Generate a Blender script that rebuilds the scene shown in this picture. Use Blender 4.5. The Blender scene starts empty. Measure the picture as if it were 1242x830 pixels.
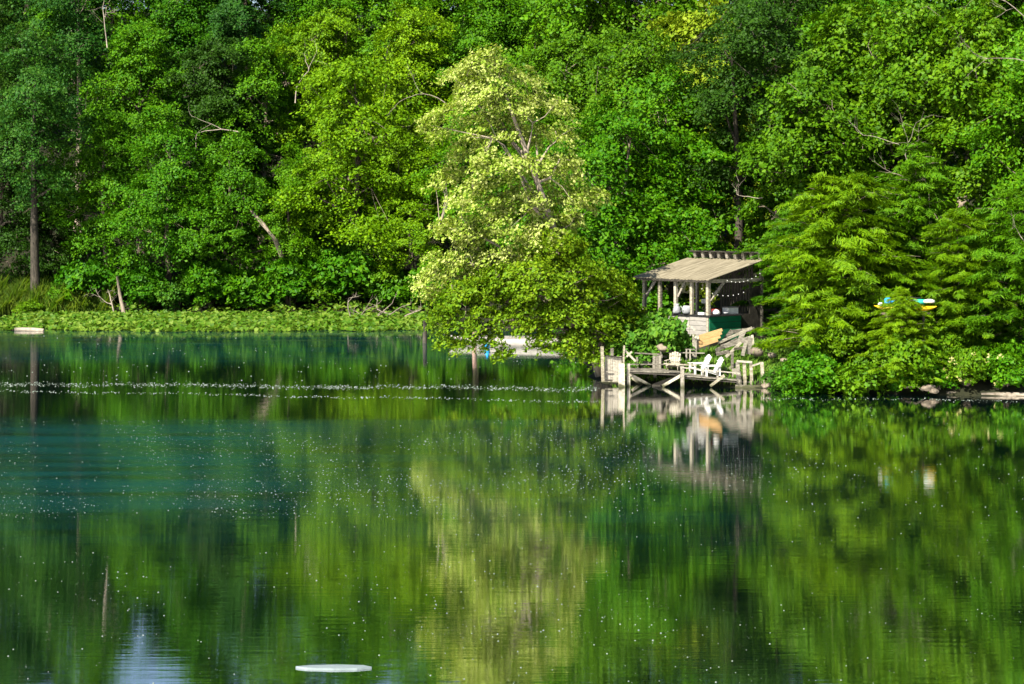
import bpy, math, random
import numpy as np
from mathutils import Vector, Matrix
R = math.radians
sc = bpy.context.scene
C = sc.collection

# ------------------------------------------------------------------ camera, sky, sun, exposure
F, HZ, H = 2415.0, 250.0, 8.8            # focal length in photo pixels, horizon row, height above the lake
cam = bpy.data.cameras.new('camera'); camo = bpy.data.objects.new('camera', cam); C.objects.link(camo)
cam.sensor_width = 36.0; cam.lens = F / 1242 * 36.0
cam.shift_y = -(415 - HZ) / 1242.0
cam.clip_start = 0.5; cam.clip_end = 2000
camo.location = (0, 0, H); camo.rotation_euler = (R(90), 0, 0)
sc.camera = camo

SUN_AZ, SUN_EL = R(219), R(44)           # clockwise from +Y (the view direction): behind and left of the camera
world = bpy.data.worlds.new('World'); sc.world = world; world.use_nodes = True
wn = world.node_tree
sky = wn.nodes.new('ShaderNodeTexSky'); sky.sky_type = 'NISHITA'; sky.sun_disc = False
sky.sun_elevation = SUN_EL; sky.sun_rotation = SUN_AZ; sky.air_density = 1.0; sky.dust_density = 0.6; sky.ozone_density = 1.4
wn.links.new(sky.outputs[0], wn.nodes['Background'].inputs[0]); wn.nodes['Background'].inputs[1].default_value = 0.05
sl = bpy.data.lights.new('sun', 'SUN'); sl.energy = 5.0; sl.angle = R(0.5); sl.color = (1.0, 0.93, 0.80)
so = bpy.data.objects.new('sun', sl); C.objects.link(so)
sd = Vector((math.sin(SUN_AZ) * math.cos(SUN_EL), math.cos(SUN_AZ) * math.cos(SUN_EL), math.sin(SUN_EL)))
so.rotation_euler = sd.to_track_quat('Z', 'Y').to_euler()
vs = sc.view_settings
vs.view_transform = 'Standard'; vs.look = 'None'; vs.gamma = 1; vs.use_curve_mapping = False; vs.exposure = 1.6
sc.cycles.max_bounces = 5; sc.cycles.transmission_bounces = 2; sc.cycles.diffuse_bounces = 1; sc.cycles.glossy_bounces = 3
sc.cycles.use_denoising = True
try: sc.cycles.denoiser = 'OPENIMAGEDENOISE'; sc.cycles.denoising_prefilter = 'ACCURATE'
except Exception: pass

# ------------------------------------------------------------------ helpers
def W(px, py, Y): return Vector(((px - 621) / F * Y, Y, H - (py - HZ) / F * Y))
def X(px, Y): return (px - 621) / F * Y

def tri_mesh(name, V, T, mat=None):
    me = bpy.data.meshes.new(name)
    V = np.asarray(V, np.float32); T = np.asarray(T, np.int32)
    n = len(T)
    me.vertices.add(len(V)); me.vertices.foreach_set('co', V.ravel())
    me.loops.add(3 * n); me.loops.foreach_set('vertex_index', T.ravel())
    me.polygons.add(n); me.polygons.foreach_set('loop_start', np.arange(0, 3 * n, 3, dtype=np.int32))
    me.update(calc_edges=True); me.validate()
    if mat: me.materials.append(mat)
    return me

class MB:
    def __init__(s): s.v = []; s.f = []
    def add(s, V, Fc):
        b = len(s.v); s.v += [tuple(p) for p in V]; s.f += [tuple(i + b for i in q) for q in Fc]; return s
    def box(s, c, d, rz=0.0, rx=0.0, ry=0.0):
        M = Matrix.Translation(c) @ Matrix.Rotation(rz, 4, 'Z') @ Matrix.Rotation(ry, 4, 'Y') @ Matrix.Rotation(rx, 4, 'X')
        x, y, z = d[0] / 2, d[1] / 2, d[2] / 2
        V = [M @ Vector(p) for p in ((-x,-y,-z),(x,-y,-z),(x,y,-z),(-x,y,-z),(-x,-y,z),(x,-y,z),(x,y,z),(-x,y,z))]
        return s.add(V, [(0,3,2,1),(4,5,6,7),(0,1,5,4),(1,2,6,5),(2,3,7,6),(3,0,4,7)])
    def bar(s, a, b, w, t, up=(0, 0, 1), taper=1.0):
        a, b = Vector(a), Vector(b); z = (b - a).normalized(); u = Vector(up)
        if abs(z.dot(u)) > 0.95: u = Vector((0, 1, 0))
        x = z.cross(u).normalized(); y = x.cross(z).normalized()
        V = []
        for p, k in ((a, 1), (b, taper)):
            for sx, sy in ((-1,-1),(1,-1),(1,1),(-1,1)): V.append(p + x * (sx * w / 2 * k) + y * (sy * t / 2 * k))
        return s.add(V, [(0,1,2,3),(7,6,5,4),(0,4,5,1),(1,5,6,2),(2,6,7,3),(3,7,4,0)])
    def tube(s, pts, rad, n=7):
        pts = [Vector(p) for p in pts]; m = len(pts); V = []; Fc = []
        for i, p in enumerate(pts):
            d = (pts[min(i + 1, m - 1)] - pts[max(i - 1, 0)]).normalized()
            u = Vector((0, 0, 1)) if abs(d.z) < .9 else Vector((1, 0, 0))
            x = d.cross(u).normalized(); y = d.cross(x)
            r = rad[i] if hasattr(rad, '__len__') else rad
            for k in range(n):
                a = 2 * math.pi * k / n; V.append(p + (x * math.cos(a) + y * math.sin(a)) * r)
        for i in range(m - 1):
            for k in range(n):
                k2 = (k + 1) % n; Fc.append((i*n+k, i*n+k2, (i+1)*n+k2, (i+1)*n+k))
        Fc.append(tuple(range(n))); Fc.append(tuple(reversed(range((m-1)*n, m*n))))
        return s.add(V, Fc)
    def lathe(s, c, prof, n=14, sx=1.0, sy=1.0):
        c = Vector(c); V = []; Fc = []
        for r, z in prof:
            for k in range(n):
                a = 2 * math.pi * k / n; V.append(c + Vector((r * sx * math.cos(a), r * sy * math.sin(a), z)))
        m = len(prof)
        for i in range(m - 1):
            for k in range(n): k2 = (k + 1) % n; Fc.append((i*n+k, i*n+k2, (i+1)*n+k2, (i+1)*n+k))
        Fc.append(tuple(reversed(range(n)))); Fc.append(tuple(range((m-1)*n, m*n)))
        return s.add(V, Fc)
    def build(s, name, mat, parent=None, smooth=False):
        me = bpy.data.meshes.new(name); me.from_pydata(s.v, [], s.f); me.update()
        me.materials.append(mat)
        if smooth: me.polygons.foreach_set('use_smooth', [True] * len(me.polygons))
        o = bpy.data.objects.new(name, me); C.objects.link(o)
        if parent:
            o.parent = parent; o.matrix_parent_inverse = (Matrix.Translation(parent.location) @ parent.rotation_euler.to_matrix().to_4x4()).inverted() if parent.get('_w') else Matrix()
        return o

def thing(name, label, cat, loc=(0, 0, 0), group=None, world_parts=True):
    o = bpy.data.objects.new(name, None); C.objects.link(o); o.location = loc; o.empty_display_size = .2
    o['label'] = label; o['category'] = cat
    if group: o['group'] = group
    if world_parts: o['_w'] = 1
    return o
def tag(o, label, cat, group=None):
    o['label'] = label; o['category'] = cat
    if group: o['group'] = group
    return o
def kind(o, k): o['kind'] = k; return o

# ------------------------------------------------------------------ materials
def newmat(name):
    m = bpy.data.materials.new(name); m.use_nodes = True
    return m, m.node_tree, m.node_tree.nodes['Principled BSDF']
def math_n(nt, op, a, b=None, clamp=False):
    n = nt.nodes.new('ShaderNodeMath'); n.operation = op; n.use_clamp = clamp
    for i, v in enumerate((a, b)):
        if v is None: continue
        if isinstance(v, (int, float)): n.inputs[i].default_value = v
        else: nt.links.new(v, n.inputs[i])
    return n.outputs[0]
def noise(nt, vec, scale, detail=3, rough=.55):
    n = nt.nodes.new('ShaderNodeTexNoise'); n.inputs['Scale'].default_value = scale
    n.inputs['Detail'].default_value = detail; n.inputs['Roughness'].default_value = rough
    if vec is not None: nt.links.new(vec, n.inputs['Vector'])
    return n.outputs['Fac']
def ramp(nt, fac, stops):
    n = nt.nodes.new('ShaderNodeValToRGB'); e = n.color_ramp.elements
    while len(e) < len(stops): e.new(0.5)
    for el, (p, c) in zip(e, stops): el.position = p; el.color = (*c, 1)
    nt.links.new(fac, n.inputs[0]); return n.outputs[0]
def coords(nt, scale=(1, 1, 1), which='Object'):
    t = nt.nodes.new('ShaderNodeTexCoord'); m = nt.nodes.new('ShaderNodeMapping'); m.inputs['Scale'].default_value = scale
    nt.links.new(t.outputs[which], m.inputs[0]); return m.outputs[0]
def sm(nt, v, a, b, lo=0.0, hi=1.0):
    n = nt.nodes.new('ShaderNodeMapRange'); n.interpolation_type = 'SMOOTHSTEP'
    n.inputs[1].default_value = a; n.inputs[2].default_value = b; n.inputs[3].default_value = lo; n.inputs[4].default_value = hi
    nt.links.new(v, n.inputs[0]); return n.outputs[0]

def leaf_mat(name, c0, c1, c2, trans=0.24, tcol=None):
    """c0..c2: darker, mid and lighter leaf colours; leaves differ one by one, sprays by a slow noise"""
    m, nt, b = newmat(name)
    g = nt.nodes.new('ShaderNodeNewGeometry'); oi = nt.nodes.new('ShaderNodeObjectInfo')
    n1 = noise(nt, coords(nt), 0.45, 2)
    f = math_n(nt, 'ADD', math_n(nt, 'MULTIPLY', g.outputs['Random Per Island'], 0.55), math_n(nt, 'MULTIPLY', n1, 0.55))
    f = math_n(nt, 'ADD', f, math_n(nt, 'MULTIPLY', math_n(nt, 'SUBTRACT', oi.outputs['Random'], 0.5), 0.3))
    col = ramp(nt, f, [(0.15, c0), (0.5, c1), (0.85, c2)])
    nt.links.new(col, b.inputs['Base Color'])
    b.inputs['Roughness'].default_value = 0.55; b.inputs['Specular IOR Level'].default_value = 0.12
    t = nt.nodes.new('ShaderNodeBsdfTranslucent')
    hs = nt.nodes.new('ShaderNodeMix'); hs.data_type = 'RGBA'; hs.blend_type = 'MULTIPLY'; hs.inputs[0].default_value = 1
    nt.links.new(col, hs.inputs[6]); hs.inputs[7].default_value = (1.2, 1.15, 0.3, 1)
    nt.links.new(hs.outputs[2], t.inputs[0])
    mx = nt.nodes.new('ShaderNodeMixShader'); mx.inputs[0].default_value = trans
    nt.links.new(b.outputs[0], mx.inputs[1]); nt.links.new(t.outputs[0], mx.inputs[2])
    nt.links.new(mx.outputs[0], nt.nodes['Material Output'].inputs[0])
    return m

def rough_mat(name, c0, c1, scale=4, stretch=(1, 1, 1), rough=.85, bump=.3, spec=.2, wet=False):
    m, nt, b = newmat(name)
    v = coords(nt, stretch); oi = nt.nodes.new('ShaderNodeObjectInfo')
    f = noise(nt, v, scale, 5, .65)
    f2 = math_n(nt, 'ADD', f, math_n(nt, 'MULTIPLY', math_n(nt, 'SUBTRACT', oi.outputs['Random'], .5), .25))
    col = ramp(nt, f2, [(.3, c0), (.7, c1)])
    if wet:                                              # timber standing in the lake: algae and damp near the waterline
        sp = nt.nodes.new('ShaderNodeSeparateXYZ'); nt.links.new(coords(nt), sp.inputs[0])
        zz = math_n(nt, 'ADD', sp.outputs[2], math_n(nt, 'MULTIPLY', math_n(nt, 'SUBTRACT', noise(nt, coords(nt), 5, 4), .5), .5))
        mix = nt.nodes.new('ShaderNodeMix'); mix.data_type = 'RGBA'; nt.links.new(sm(nt, zz, .02, .3), mix.inputs[0])
        mix.inputs[6].default_value = (.05, .052, .025, 1); nt.links.new(col, mix.inputs[7]); col = mix.outputs[2]
    nt.links.new(col, b.inputs['Base Color'])
    b.inputs['Roughness'].default_value = rough; b.inputs['Specular IOR Level'].default_value = spec
    if bump:
        bn = nt.nodes.new('ShaderNodeBump'); bn.inputs['Strength'].default_value = bump; bn.inputs['Distance'].default_value = .05
        nt.links.new(f, bn.inputs['Height']); nt.links.new(bn.outputs[0], b.inputs['Normal'])
    return m

M = {}
M['deep']   = leaf_mat('deep_green_leaves', (.014,.075,.0005), (.030,.122,.0007), (.066,.175,.001))
M['mid']    = leaf_mat('mid_green_leaves', (.020,.086,.0005), (.043,.14,.0008), (.08,.195,.001))
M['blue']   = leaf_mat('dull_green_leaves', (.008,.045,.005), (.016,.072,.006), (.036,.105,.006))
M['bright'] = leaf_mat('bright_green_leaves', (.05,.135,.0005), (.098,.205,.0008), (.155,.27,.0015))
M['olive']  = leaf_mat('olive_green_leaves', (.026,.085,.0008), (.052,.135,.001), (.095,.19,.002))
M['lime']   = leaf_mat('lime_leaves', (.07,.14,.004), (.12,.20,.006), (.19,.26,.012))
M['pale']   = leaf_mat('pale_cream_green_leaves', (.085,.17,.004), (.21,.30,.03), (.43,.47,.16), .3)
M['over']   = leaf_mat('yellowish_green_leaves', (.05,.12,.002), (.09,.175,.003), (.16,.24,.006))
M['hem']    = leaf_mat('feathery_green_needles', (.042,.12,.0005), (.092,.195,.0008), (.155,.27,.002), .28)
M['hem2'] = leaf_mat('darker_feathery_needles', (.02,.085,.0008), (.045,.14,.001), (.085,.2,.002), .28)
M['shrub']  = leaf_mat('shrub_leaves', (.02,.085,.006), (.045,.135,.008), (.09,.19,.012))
M['shade_leaf'] = leaf_mat('shade_darkened_leaves', (.009,.034,.002), (.015,.05,.002), (.028,.078,.003), .2)  # recess shade painted into the leaf colour; same broadleaf trees, no separate species
M['lily']   = leaf_mat('lily_leaves', (.018,.07,.002), (.052,.125,.004), (.13,.20,.022), .25)
M['grass']  = leaf_mat('grass_blades', (.04,.11,.008), (.075,.16,.01), (.15,.22,.02), .3)
M['petal']  = leaf_mat('pale_petals', (.3,.32,.2), (.42,.43,.3), (.55,.55,.42), .3)
M['ypetal'] = leaf_mat('yellowish_petals', (.22,.22,.05), (.33,.32,.1), (.48,.46,.2), .3)
M['bark']   = rough_mat('grey_bark', (.05,.04,.03), (.20,.165,.12), 3, (3, 3, .6))
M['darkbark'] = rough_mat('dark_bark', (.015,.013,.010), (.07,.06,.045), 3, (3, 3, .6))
M['palebark'] = rough_mat('pale_bark', (.09,.07,.05), (.26,.22,.17), 3, (3, 3, .8))
M['deadwood'] = rough_mat('dead_branch_wood', (.12,.10,.075), (.30,.26,.21), 5)
M['ground'] = rough_mat('forest_floor', (.008,.010,.004), (.03,.03,.012), 1.2)
M['wood']   = rough_mat('weathered_grey_wood', (.075,.068,.052), (.31,.285,.235), 3.2, (2, 2, 5), .9, wet=True)
M['wood2']  = rough_mat('bleached_wood', (.14,.125,.085), (.40,.37,.295), 3.2, (2, 2, 4), .9, wet=True)
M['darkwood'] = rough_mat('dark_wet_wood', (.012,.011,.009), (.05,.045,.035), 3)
M['plank']  = rough_mat('fresh_tan_lumber', (.24,.14,.055), (.38,.25,.11), 2, (2, 8, 8), .8, .15)
M['white']  = rough_mat('white_paint', (.50,.50,.48), (.68,.68,.65), 3, (1, 1, 1), .55, .05)
M['green']  = rough_mat('green_painted_boards', (.006,.12,.055), (.010,.165,.075), 2, (1, 1, 1), .55, .05)
M['greypaint'] = rough_mat('grey_painted_boards', (.19,.18,.165), (.29,.275,.25), 3, (1, 1, 3), .8, .1)
M['black']  = rough_mat('black_counter_top', (.008,.008,.008), (.02,.02,.02), 3)
M['stone']  = rough_mat('river_stone', (.07,.055,.04), (.22,.185,.14), 3)
M['metal']  = rough_mat('dull_galvanised_metal', (.18,.19,.20), (.32,.33,.35), 4, rough=.4)
M['yellow'] = rough_mat('yellow_plastic', (.50,.33,.005), (.60,.42,.01), 2, rough=.4, bump=0)
M['bluep']  = rough_mat('blue_plastic', (.01,.22,.55), (.02,.32,.68), 2, rough=.4, bump=0)
M['teal']   = rough_mat('teal_plastic', (.01,.22,.16), (.03,.36,.26), 2, rough=.4, bump=0)
M['red']    = rough_mat('dark_red_plastic', (.16,.02,.02), (.25,.04,.03), 3)
M['pink']   = rough_mat('pinkish_weathered_paint', (.22,.14,.11), (.32,.22,.18), 4)
M['pale_board'] = rough_mat('pale_blue_grey_board', (.11,.14,.15), (.17,.21,.22), 3, rough=.5)
M['fleck']  = rough_mat('pollen_and_fluff', (.17,.215,.18), (.28,.32,.28), 1, bump=0)

m, nt, b = newmat('corrugated_roof'); M['roof'] = m     # weathered sheet metal, ribs run down the slope
v = coords(nt); mp = nt.nodes.new('ShaderNodeMapping'); mp.inputs['Rotation'].default_value = (0, 0, R(50)); nt.links.new(v, mp.inputs[0])
mp2 = nt.nodes.new('ShaderNodeMapping'); mp2.inputs['Scale'].default_value = (5, .45, 1); nt.links.new(mp.outputs[0], mp2.inputs[0])
f = noise(nt, mp2.outputs[0], 1.5, 5, .7)
nt.links.new(ramp(nt, f, [(.25, (.06,.05,.03)), (.5, (.17,.148,.10)), (.75, (.27,.24,.175))]), b.inputs['Base Color'])
b.inputs['Roughness'].default_value = .75; b.inputs['Specular IOR Level'].default_value = .3

m, nt, b = newmat('bulb_glow'); M['bulb'] = m
b.inputs['Base Color'].default_value = (.8,.8,.75,1); b.inputs['Emission Color'].default_value = (1,.95,.85,1); b.inputs['Emission Strength'].default_value = .35

# lake: a mirror with fine ripples; wind patches ruffle it so that it also catches the sky
m, nt, b = newmat('lake_water'); M['water'] = m
tc = nt.nodes.new('ShaderNodeTexCoord'); sep = nt.nodes.new('ShaderNodeSeparateXYZ'); nt.links.new(tc.outputs['Object'], sep.inputs[0])
xx, yy = sep.outputs[0], sep.outputs[1]
wob = math_n(nt, 'MULTIPLY', math_n(nt, 'SUBTRACT', noise(nt, coords(nt, (.07, .25, 1)), 1, 3, .6), .5), 5.0)
yw = math_n(nt, 'ADD', yy, wob)
def band(y0, y1, e0, e1, x0=None, x1=None):
    o = math_n(nt, 'MULTIPLY', sm(nt, yw, y0 - e0, y0 + e0), sm(nt, yw, y1 - e1, y1 + e1, 1, 0))
    if x1 is not None: o = math_n(nt, 'MULTIPLY', o, sm(nt, xx, x0, x1, 1, 0))
    return o
pa = band(57, 81, 1.6, 3.2, -12, 0)                 # the ruffled sheet at the left
pb = band(62, 82, 4, .8, -4, 12)                 # its weaker run to the middle
pc = band(112, 141, 5, 2, 0, 6)                  # pale far streaks
streak = sm(nt, noise(nt, coords(nt, (.03, .55, 1)), 1, 4, .6), .5, .72)
calm = math_n(nt, 'MULTIPLY', streak, .05)
mask = math_n(nt, 'MAXIMUM', math_n(nt, 'MULTIPLY', pa, .34), math_n(nt, 'MULTIPLY', pb, .22))
mask = math_n(nt, 'MAXIMUM', mask, math_n(nt, 'MULTIPLY', pc, math_n(nt, 'ADD', .12, math_n(nt, 'MULTIPLY', streak, .6))))
patchy = math_n(nt, 'ADD', .6, math_n(nt, 'MULTIPLY', noise(nt, coords(nt, (.12, .6, 1)), 1, 4, .6), .8))
mask = math_n(nt, 'MAXIMUM', math_n(nt, 'MULTIPLY', mask, patchy), calm)
rg = math_n(nt, 'ADD', .022, math_n(nt, 'MULTIPLY', mask, .21)); nt.links.new(rg, b.inputs['Roughness'])
b.inputs['Base Color'].default_value = (.0002, .0035, .0045, 1)
b.inputs['IOR'].default_value = 15.0; b.inputs['Specular IOR Level'].default_value = .5
h1 = noise(nt, coords(nt, (.22, 5.0, 1)), 1.0, 3, .6); h2 = noise(nt, coords(nt, (.05, .9, 1)), 1.0, 2, .5)
bn = nt.nodes.new('ShaderNodeBump'); bn.inputs['Strength'].default_value = 1; bn.inputs['Distance'].default_value = .0016
nt.links.new(math_n(nt, 'ADD', h1, math_n(nt, 'MULTIPLY', h2, 1.0)), bn.inputs['Height']); nt.links.new(bn.outputs[0], b.inputs['Normal'])
film = nt.nodes.new('ShaderNodeBsdfDiffuse'); film.inputs[0].default_value = (.003, .042, .045, 1)      # thin blue-green algae film on the drifting patches
pd = band(52, 82.4, 5, .5, 1, 14)
ff = math_n(nt, 'MAXIMUM', math_n(nt, 'MULTIPLY', pa, .36), math_n(nt, 'MAXIMUM', math_n(nt, 'MULTIPLY', pd, .14), math_n(nt, 'MULTIPLY', pc, .18)))
ff = math_n(nt, 'MULTIPLY', ff, sm(nt, noise(nt, coords(nt, (.07, .5, 1)), 1, 5, .65), .3, .68, .25, 1.25), True)
ms = nt.nodes.new('ShaderNodeMixShader'); nt.links.new(ff, ms.inputs[0]); nt.links.new(b.outputs[0], ms.inputs[1]); nt.links.new(film.outputs[0], ms.inputs[2])
nt.links.new(ms.outputs[0], nt.nodes['Material Output'].inputs[0])

# ------------------------------------------------------------------ land and water
def lerp_pts(x, pts): return np.interp(x, [p[0] for p in pts], [p[1] for p in pts])
FAR = [(-220, 150), (-60, 155), (-40, 157.5), (-20, 157), (-8, 155), (0, 152), (8, 150), (220, 150)]
NEAR = [(4, 99.5), (6, 98.6), (9, 97.6), (12, 96.2), (13.5, 94.6), (17, 93.2), (22, 92.4), (30, 91), (60, 84), (220, 60)]
def land_d(x, y):
    x = np.asarray(x, float); y = np.asarray(y, float)
    wob = .5 * np.sin(x * 1.1 + y * .3) + .3 * np.sin(x * 2.7 - 1)
    df = y - lerp_pts(x, FAR) + wob
    dn = np.minimum((x - 4.2) * 1.0 + .25 * np.sin(y * 1.3), y - lerp_pts(x, NEAR) + .25 * wob)
    return np.maximum(df, dn)
def ground_z(x, y):
    d = land_d(x, y); p = np.maximum(d, 0)
    h = .75 * (1 - np.exp(-p / 1.2)) + .105 * p + .36 * np.maximum(p - 12, 0)
    h = 42 * np.tanh(h / 42)
    h = h + .18 * np.sin(np.asarray(x) * .9) * np.cos(np.asarray(y) * .7) * np.minimum(p / 4, 1)
    return np.where(d < 0, np.maximum(d * .35, -1.6), h)
def gz(x, y): return float(ground_z(x, y))

xs = np.unique(np.concatenate([np.arange(-220, -60, 8), np.arange(-60, 60, .8), np.arange(60, 221, 8)]))
ys = np.unique(np.concatenate([np.arange(40, 88, 4), np.arange(88, 112, .5), np.arange(112, 240, 1.5), np.arange(240, 421, 10)]))
gx, gy = np.meshgrid(xs, ys); gzv = ground_z(gx, gy)
V = np.stack([gx, gy, gzv], -1).reshape(-1, 3); nx, ny = len(xs), len(ys)
idx = np.arange(nx * ny).reshape(ny, nx); a, b_, c, d = idx[:-1, :-1].ravel(), idx[:-1, 1:].ravel(), idx[1:, 1:].ravel(), idx[1:, :-1].ravel()
T = np.concatenate([np.stack([a, b_, c], 1), np.stack([a, c, d], 1)])
o = bpy.data.objects.new('hillside', tri_mesh('hillside', V, T, M['ground'])); C.objects.link(o); kind(o, 'structure')
o = MB().add([(-400, -120, 0), (400, -120, 0), (400, 300, 0), (-400, 300, 0)], [(0, 1, 2, 3)]).build('water', M['water']); kind(o, 'structure')

# ------------------------------------------------------------------ foliage builders
def unit(a): return a / np.maximum(np.linalg.norm(a, axis=-1, keepdims=True), 1e-9)
def leaf_verts(P, N, D, L, Wd, fold=.25):
    """one folded leaf (two triangles) per row"""
    N = unit(N); D = unit(D - (D * N).sum(1, keepdims=True) * N); S = np.cross(N, D)
    L = L[:, None]; Wd = Wd[:, None]
    b0 = P - D * L * .5; t0 = P + D * L * .5 - N * L * .12
    l0 = P + S * Wd * .5 - N * Wd * fold; r0 = P - S * Wd * .5 - N * Wd * fold
    n = len(P); V = np.stack([b0, l0, t0, r0], 1).reshape(-1, 3)
    i = np.arange(n) * 4
    return V, np.concatenate([np.stack([i, i + 1, i + 2], 1), np.stack([i, i + 2, i + 3], 1)])

def sprays(rng, cen, out, rad, per, L, aspect, up=.9, tilt=.5, jit=.55, thick=.16, droop=.3, holes=None):
    n = len(cen); k = per
    ci = np.repeat(np.arange(n), k); m = n * k
    r = rad[ci]; rho = np.sqrt(rng.random(m)) * (1 + .25 * (rng.random(m) - .5)); th = rng.random(m) * 2 * math.pi
    ell = 1 + .35 * np.cos(2 * (th - rng.random(n)[ci] * 6.28))            # sprays are not round
    ex = unit(np.stack([-out[:, 1], out[:, 0], np.zeros(n)], 1) + 1e-6); ez = np.zeros((n, 3)); ez[:, 2] = 1
    on = unit(ez * up + out * tilt * .8 + rng.normal(0, .22, (n, 3))); ey = unit(np.cross(on, ex)); ex = np.cross(ey, on)
    P = cen[ci] + ex[ci] * (rho * np.cos(th) * r * ell)[:, None] + ey[ci] * (rho * np.sin(th) * r * ell)[:, None]
    P += on[ci] * (rng.normal(0, thick, m) * r)[:, None]; P[:, 2] -= droop * r * rho ** 2
    N = on[ci] + out[ci] * tilt * .4 + rng.normal(0, jit, (m, 3)); D = out[ci] * .6 + rng.normal(0, .7, (m, 3)); D[:, 2] -= .25
    s = L * (.5 + .75 * rng.random(m) + .35 * (rng.random(n) ** 2)[ci])
    if holes is not None:
        keep = np.ones(m, bool)
        for h in holes: keep &= h(P)
        P, N, D, s = P[keep], N[keep], D[keep], s[keep]
    return leaf_verts(P, N, D, s, s * aspect)

def lobe_clumps(rng, lobes, spacing, dens=2.2, inner=.5):
    out = []
    for lx, ly, lz, ra, rb in lobes:
        area = 4 * math.pi * ra * (ra + 2 * rb) / 3
        n = int(area / (math.pi * spacing ** 2) * dens) + 3
        d = unit(rng.normal(0, 1, (n, 3))); k = inner + (1.04 - inner) * rng.random(n) ** .5
        p = d * np.array([ra, ra, rb]) * k[:, None]
        keep = ~((d[:, 2] < -.35) & (rng.random(n) < .5)); out.append(np.array([lx, ly, lz]) + p[keep])
    P = np.concatenate(out); keep = []
    for i in rng.permutation(len(P)):                                      # thin out what crowds together
        if all(((P[i] - P[j]) ** 2).sum() > (.5 * spacing) ** 2 for j in keep[-400:]): keep.append(i)
    return P[keep]

def limb_mesh(rng, path, rad, tips, nl=14, lr=.3, nt=60):
    """trunk along path, main limbs towards a spread of tips, and twigs to more of them"""
    mb = MB(); path = [Vector(p) for p in path]; mb.tube(path, rad, 9)
    def at(t):
        x = t * (len(path) - 1); i = min(int(x), len(path) - 2); return path[i].lerp(path[i + 1], x - i), rad[i] + (rad[i + 1] - rad[i]) * (x - i)
    z0, z1 = path[0].z, path[-1].z
    limbs = []
    order = list(rng.permutation(len(tips)))
    for q, i in enumerate(order[:nl]):
        tip = Vector(tips[i]); rise = (tip.xy - path[0].xy).length * .55
        t = min(max((tip.z - rise - z0) / max(z1 - z0, .1), .18), .93) * (.9 + .1 * rng.random())
        p, r = at(t); mid = p.lerp(tip, .5) + Vector(rng.normal(0, .25, 3)) + Vector((0, 0, .12 * (tip - p).length))
        q1 = p.lerp(mid, .5) + Vector(rng.normal(0, .15, 3)); q2 = mid.lerp(tip, .5) + Vector(rng.normal(0, .18, 3))
        r0 = min(r * .6, lr); pts = [p, q1, mid, q2, tip]; mb.tube(pts, [r0, r0 * .75, r0 * .5, r0 * .3, r0 * .1], 6); limbs += [(pts[j], r0 * (.9 - .2 * j)) for j in range(1, 5)]
    for i in order[nl:nl + nt]:
        tip = Vector(tips[i]); p, r = min(limbs, key=lambda l: (l[0] - tip).length)
        mid = p.lerp(tip, .5) + Vector(rng.normal(0, .2, 3)); mb.tube([p, mid, tip], [max(r * .5, .025), max(r * .3, .018), .008], 5)
    return mb

def wood_data(mb, name):
    me = bpy.data.meshes.new(name); me.from_pydata(mb.v, [], mb.f); me.update()
    me.polygons.foreach_set('use_smooth', [True] * len(me.polygons)); return me

def broadleaf(seed, h, w, cb, spacing=1.1, per=165, L=.225, aspect=.72, lobes_n=11, rbend=.6):
    rng = np.random.default_rng(seed)
    a, b = w / 2, (h - cb) / 2; lobes = []
    for i in range(lobes_n):
        t = (i + .5) / lobes_n; z = cb + t * (h - cb) * .94; prof = math.sin(math.pi * min(.12 + t * .82, .97)) ** .6
        ang = i * 2.4 + rng.random(); rr = a * prof * (.5 + .38 * rng.random()); ra = a * (.28 + .26 * rng.random()) * (.65 + .5 * prof)
        lobes.append((math.cos(ang) * rr, math.sin(ang) * rr, z, ra, ra * (.62 + .25 * rng.random())))
    lobes.append((0, 0, cb + (h - cb) * .55, a * .6, b * .6)); lobes.append((0, 0, h - a * .35, a * .42, a * .4))
    P = lobe_clumps(rng, lobes, spacing, 1.75, .45); P += rng.normal(0, .35, P.shape)
    out = P.copy(); out[:, 2] = 0; out = unit(out + rng.normal(0, .25, P.shape) * [1, 1, 0])
    rad = spacing * (.5 + .85 * rng.random(len(P)))
    V, T = sprays(rng, P, out, rad, per, L, aspect)
    bx, by = rng.normal(0, rbend, 2)
    path = [(bx * t * t + .25 * math.sin(5 * t + seed), by * t * t, h * .9 * t - (.6 if t == 0 else 0)) for t in (0, .15, .3, .45, .6, .75, .9, 1)]
    r0 = .014 * h + .06; rad_t = [r0 * 1.25, r0, r0 * .9, r0 * .75, r0 * .6, r0 * .42, r0 * .25, r0 * .08]
    mb = limb_mesh(rng, path, rad_t, P)
    print('broadleaf', seed, len(P), 'sprays', len(T) // 2, 'leaves')
    return wood_data(mb, 'trunk'), tri_mesh('crown', V, T)

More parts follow.
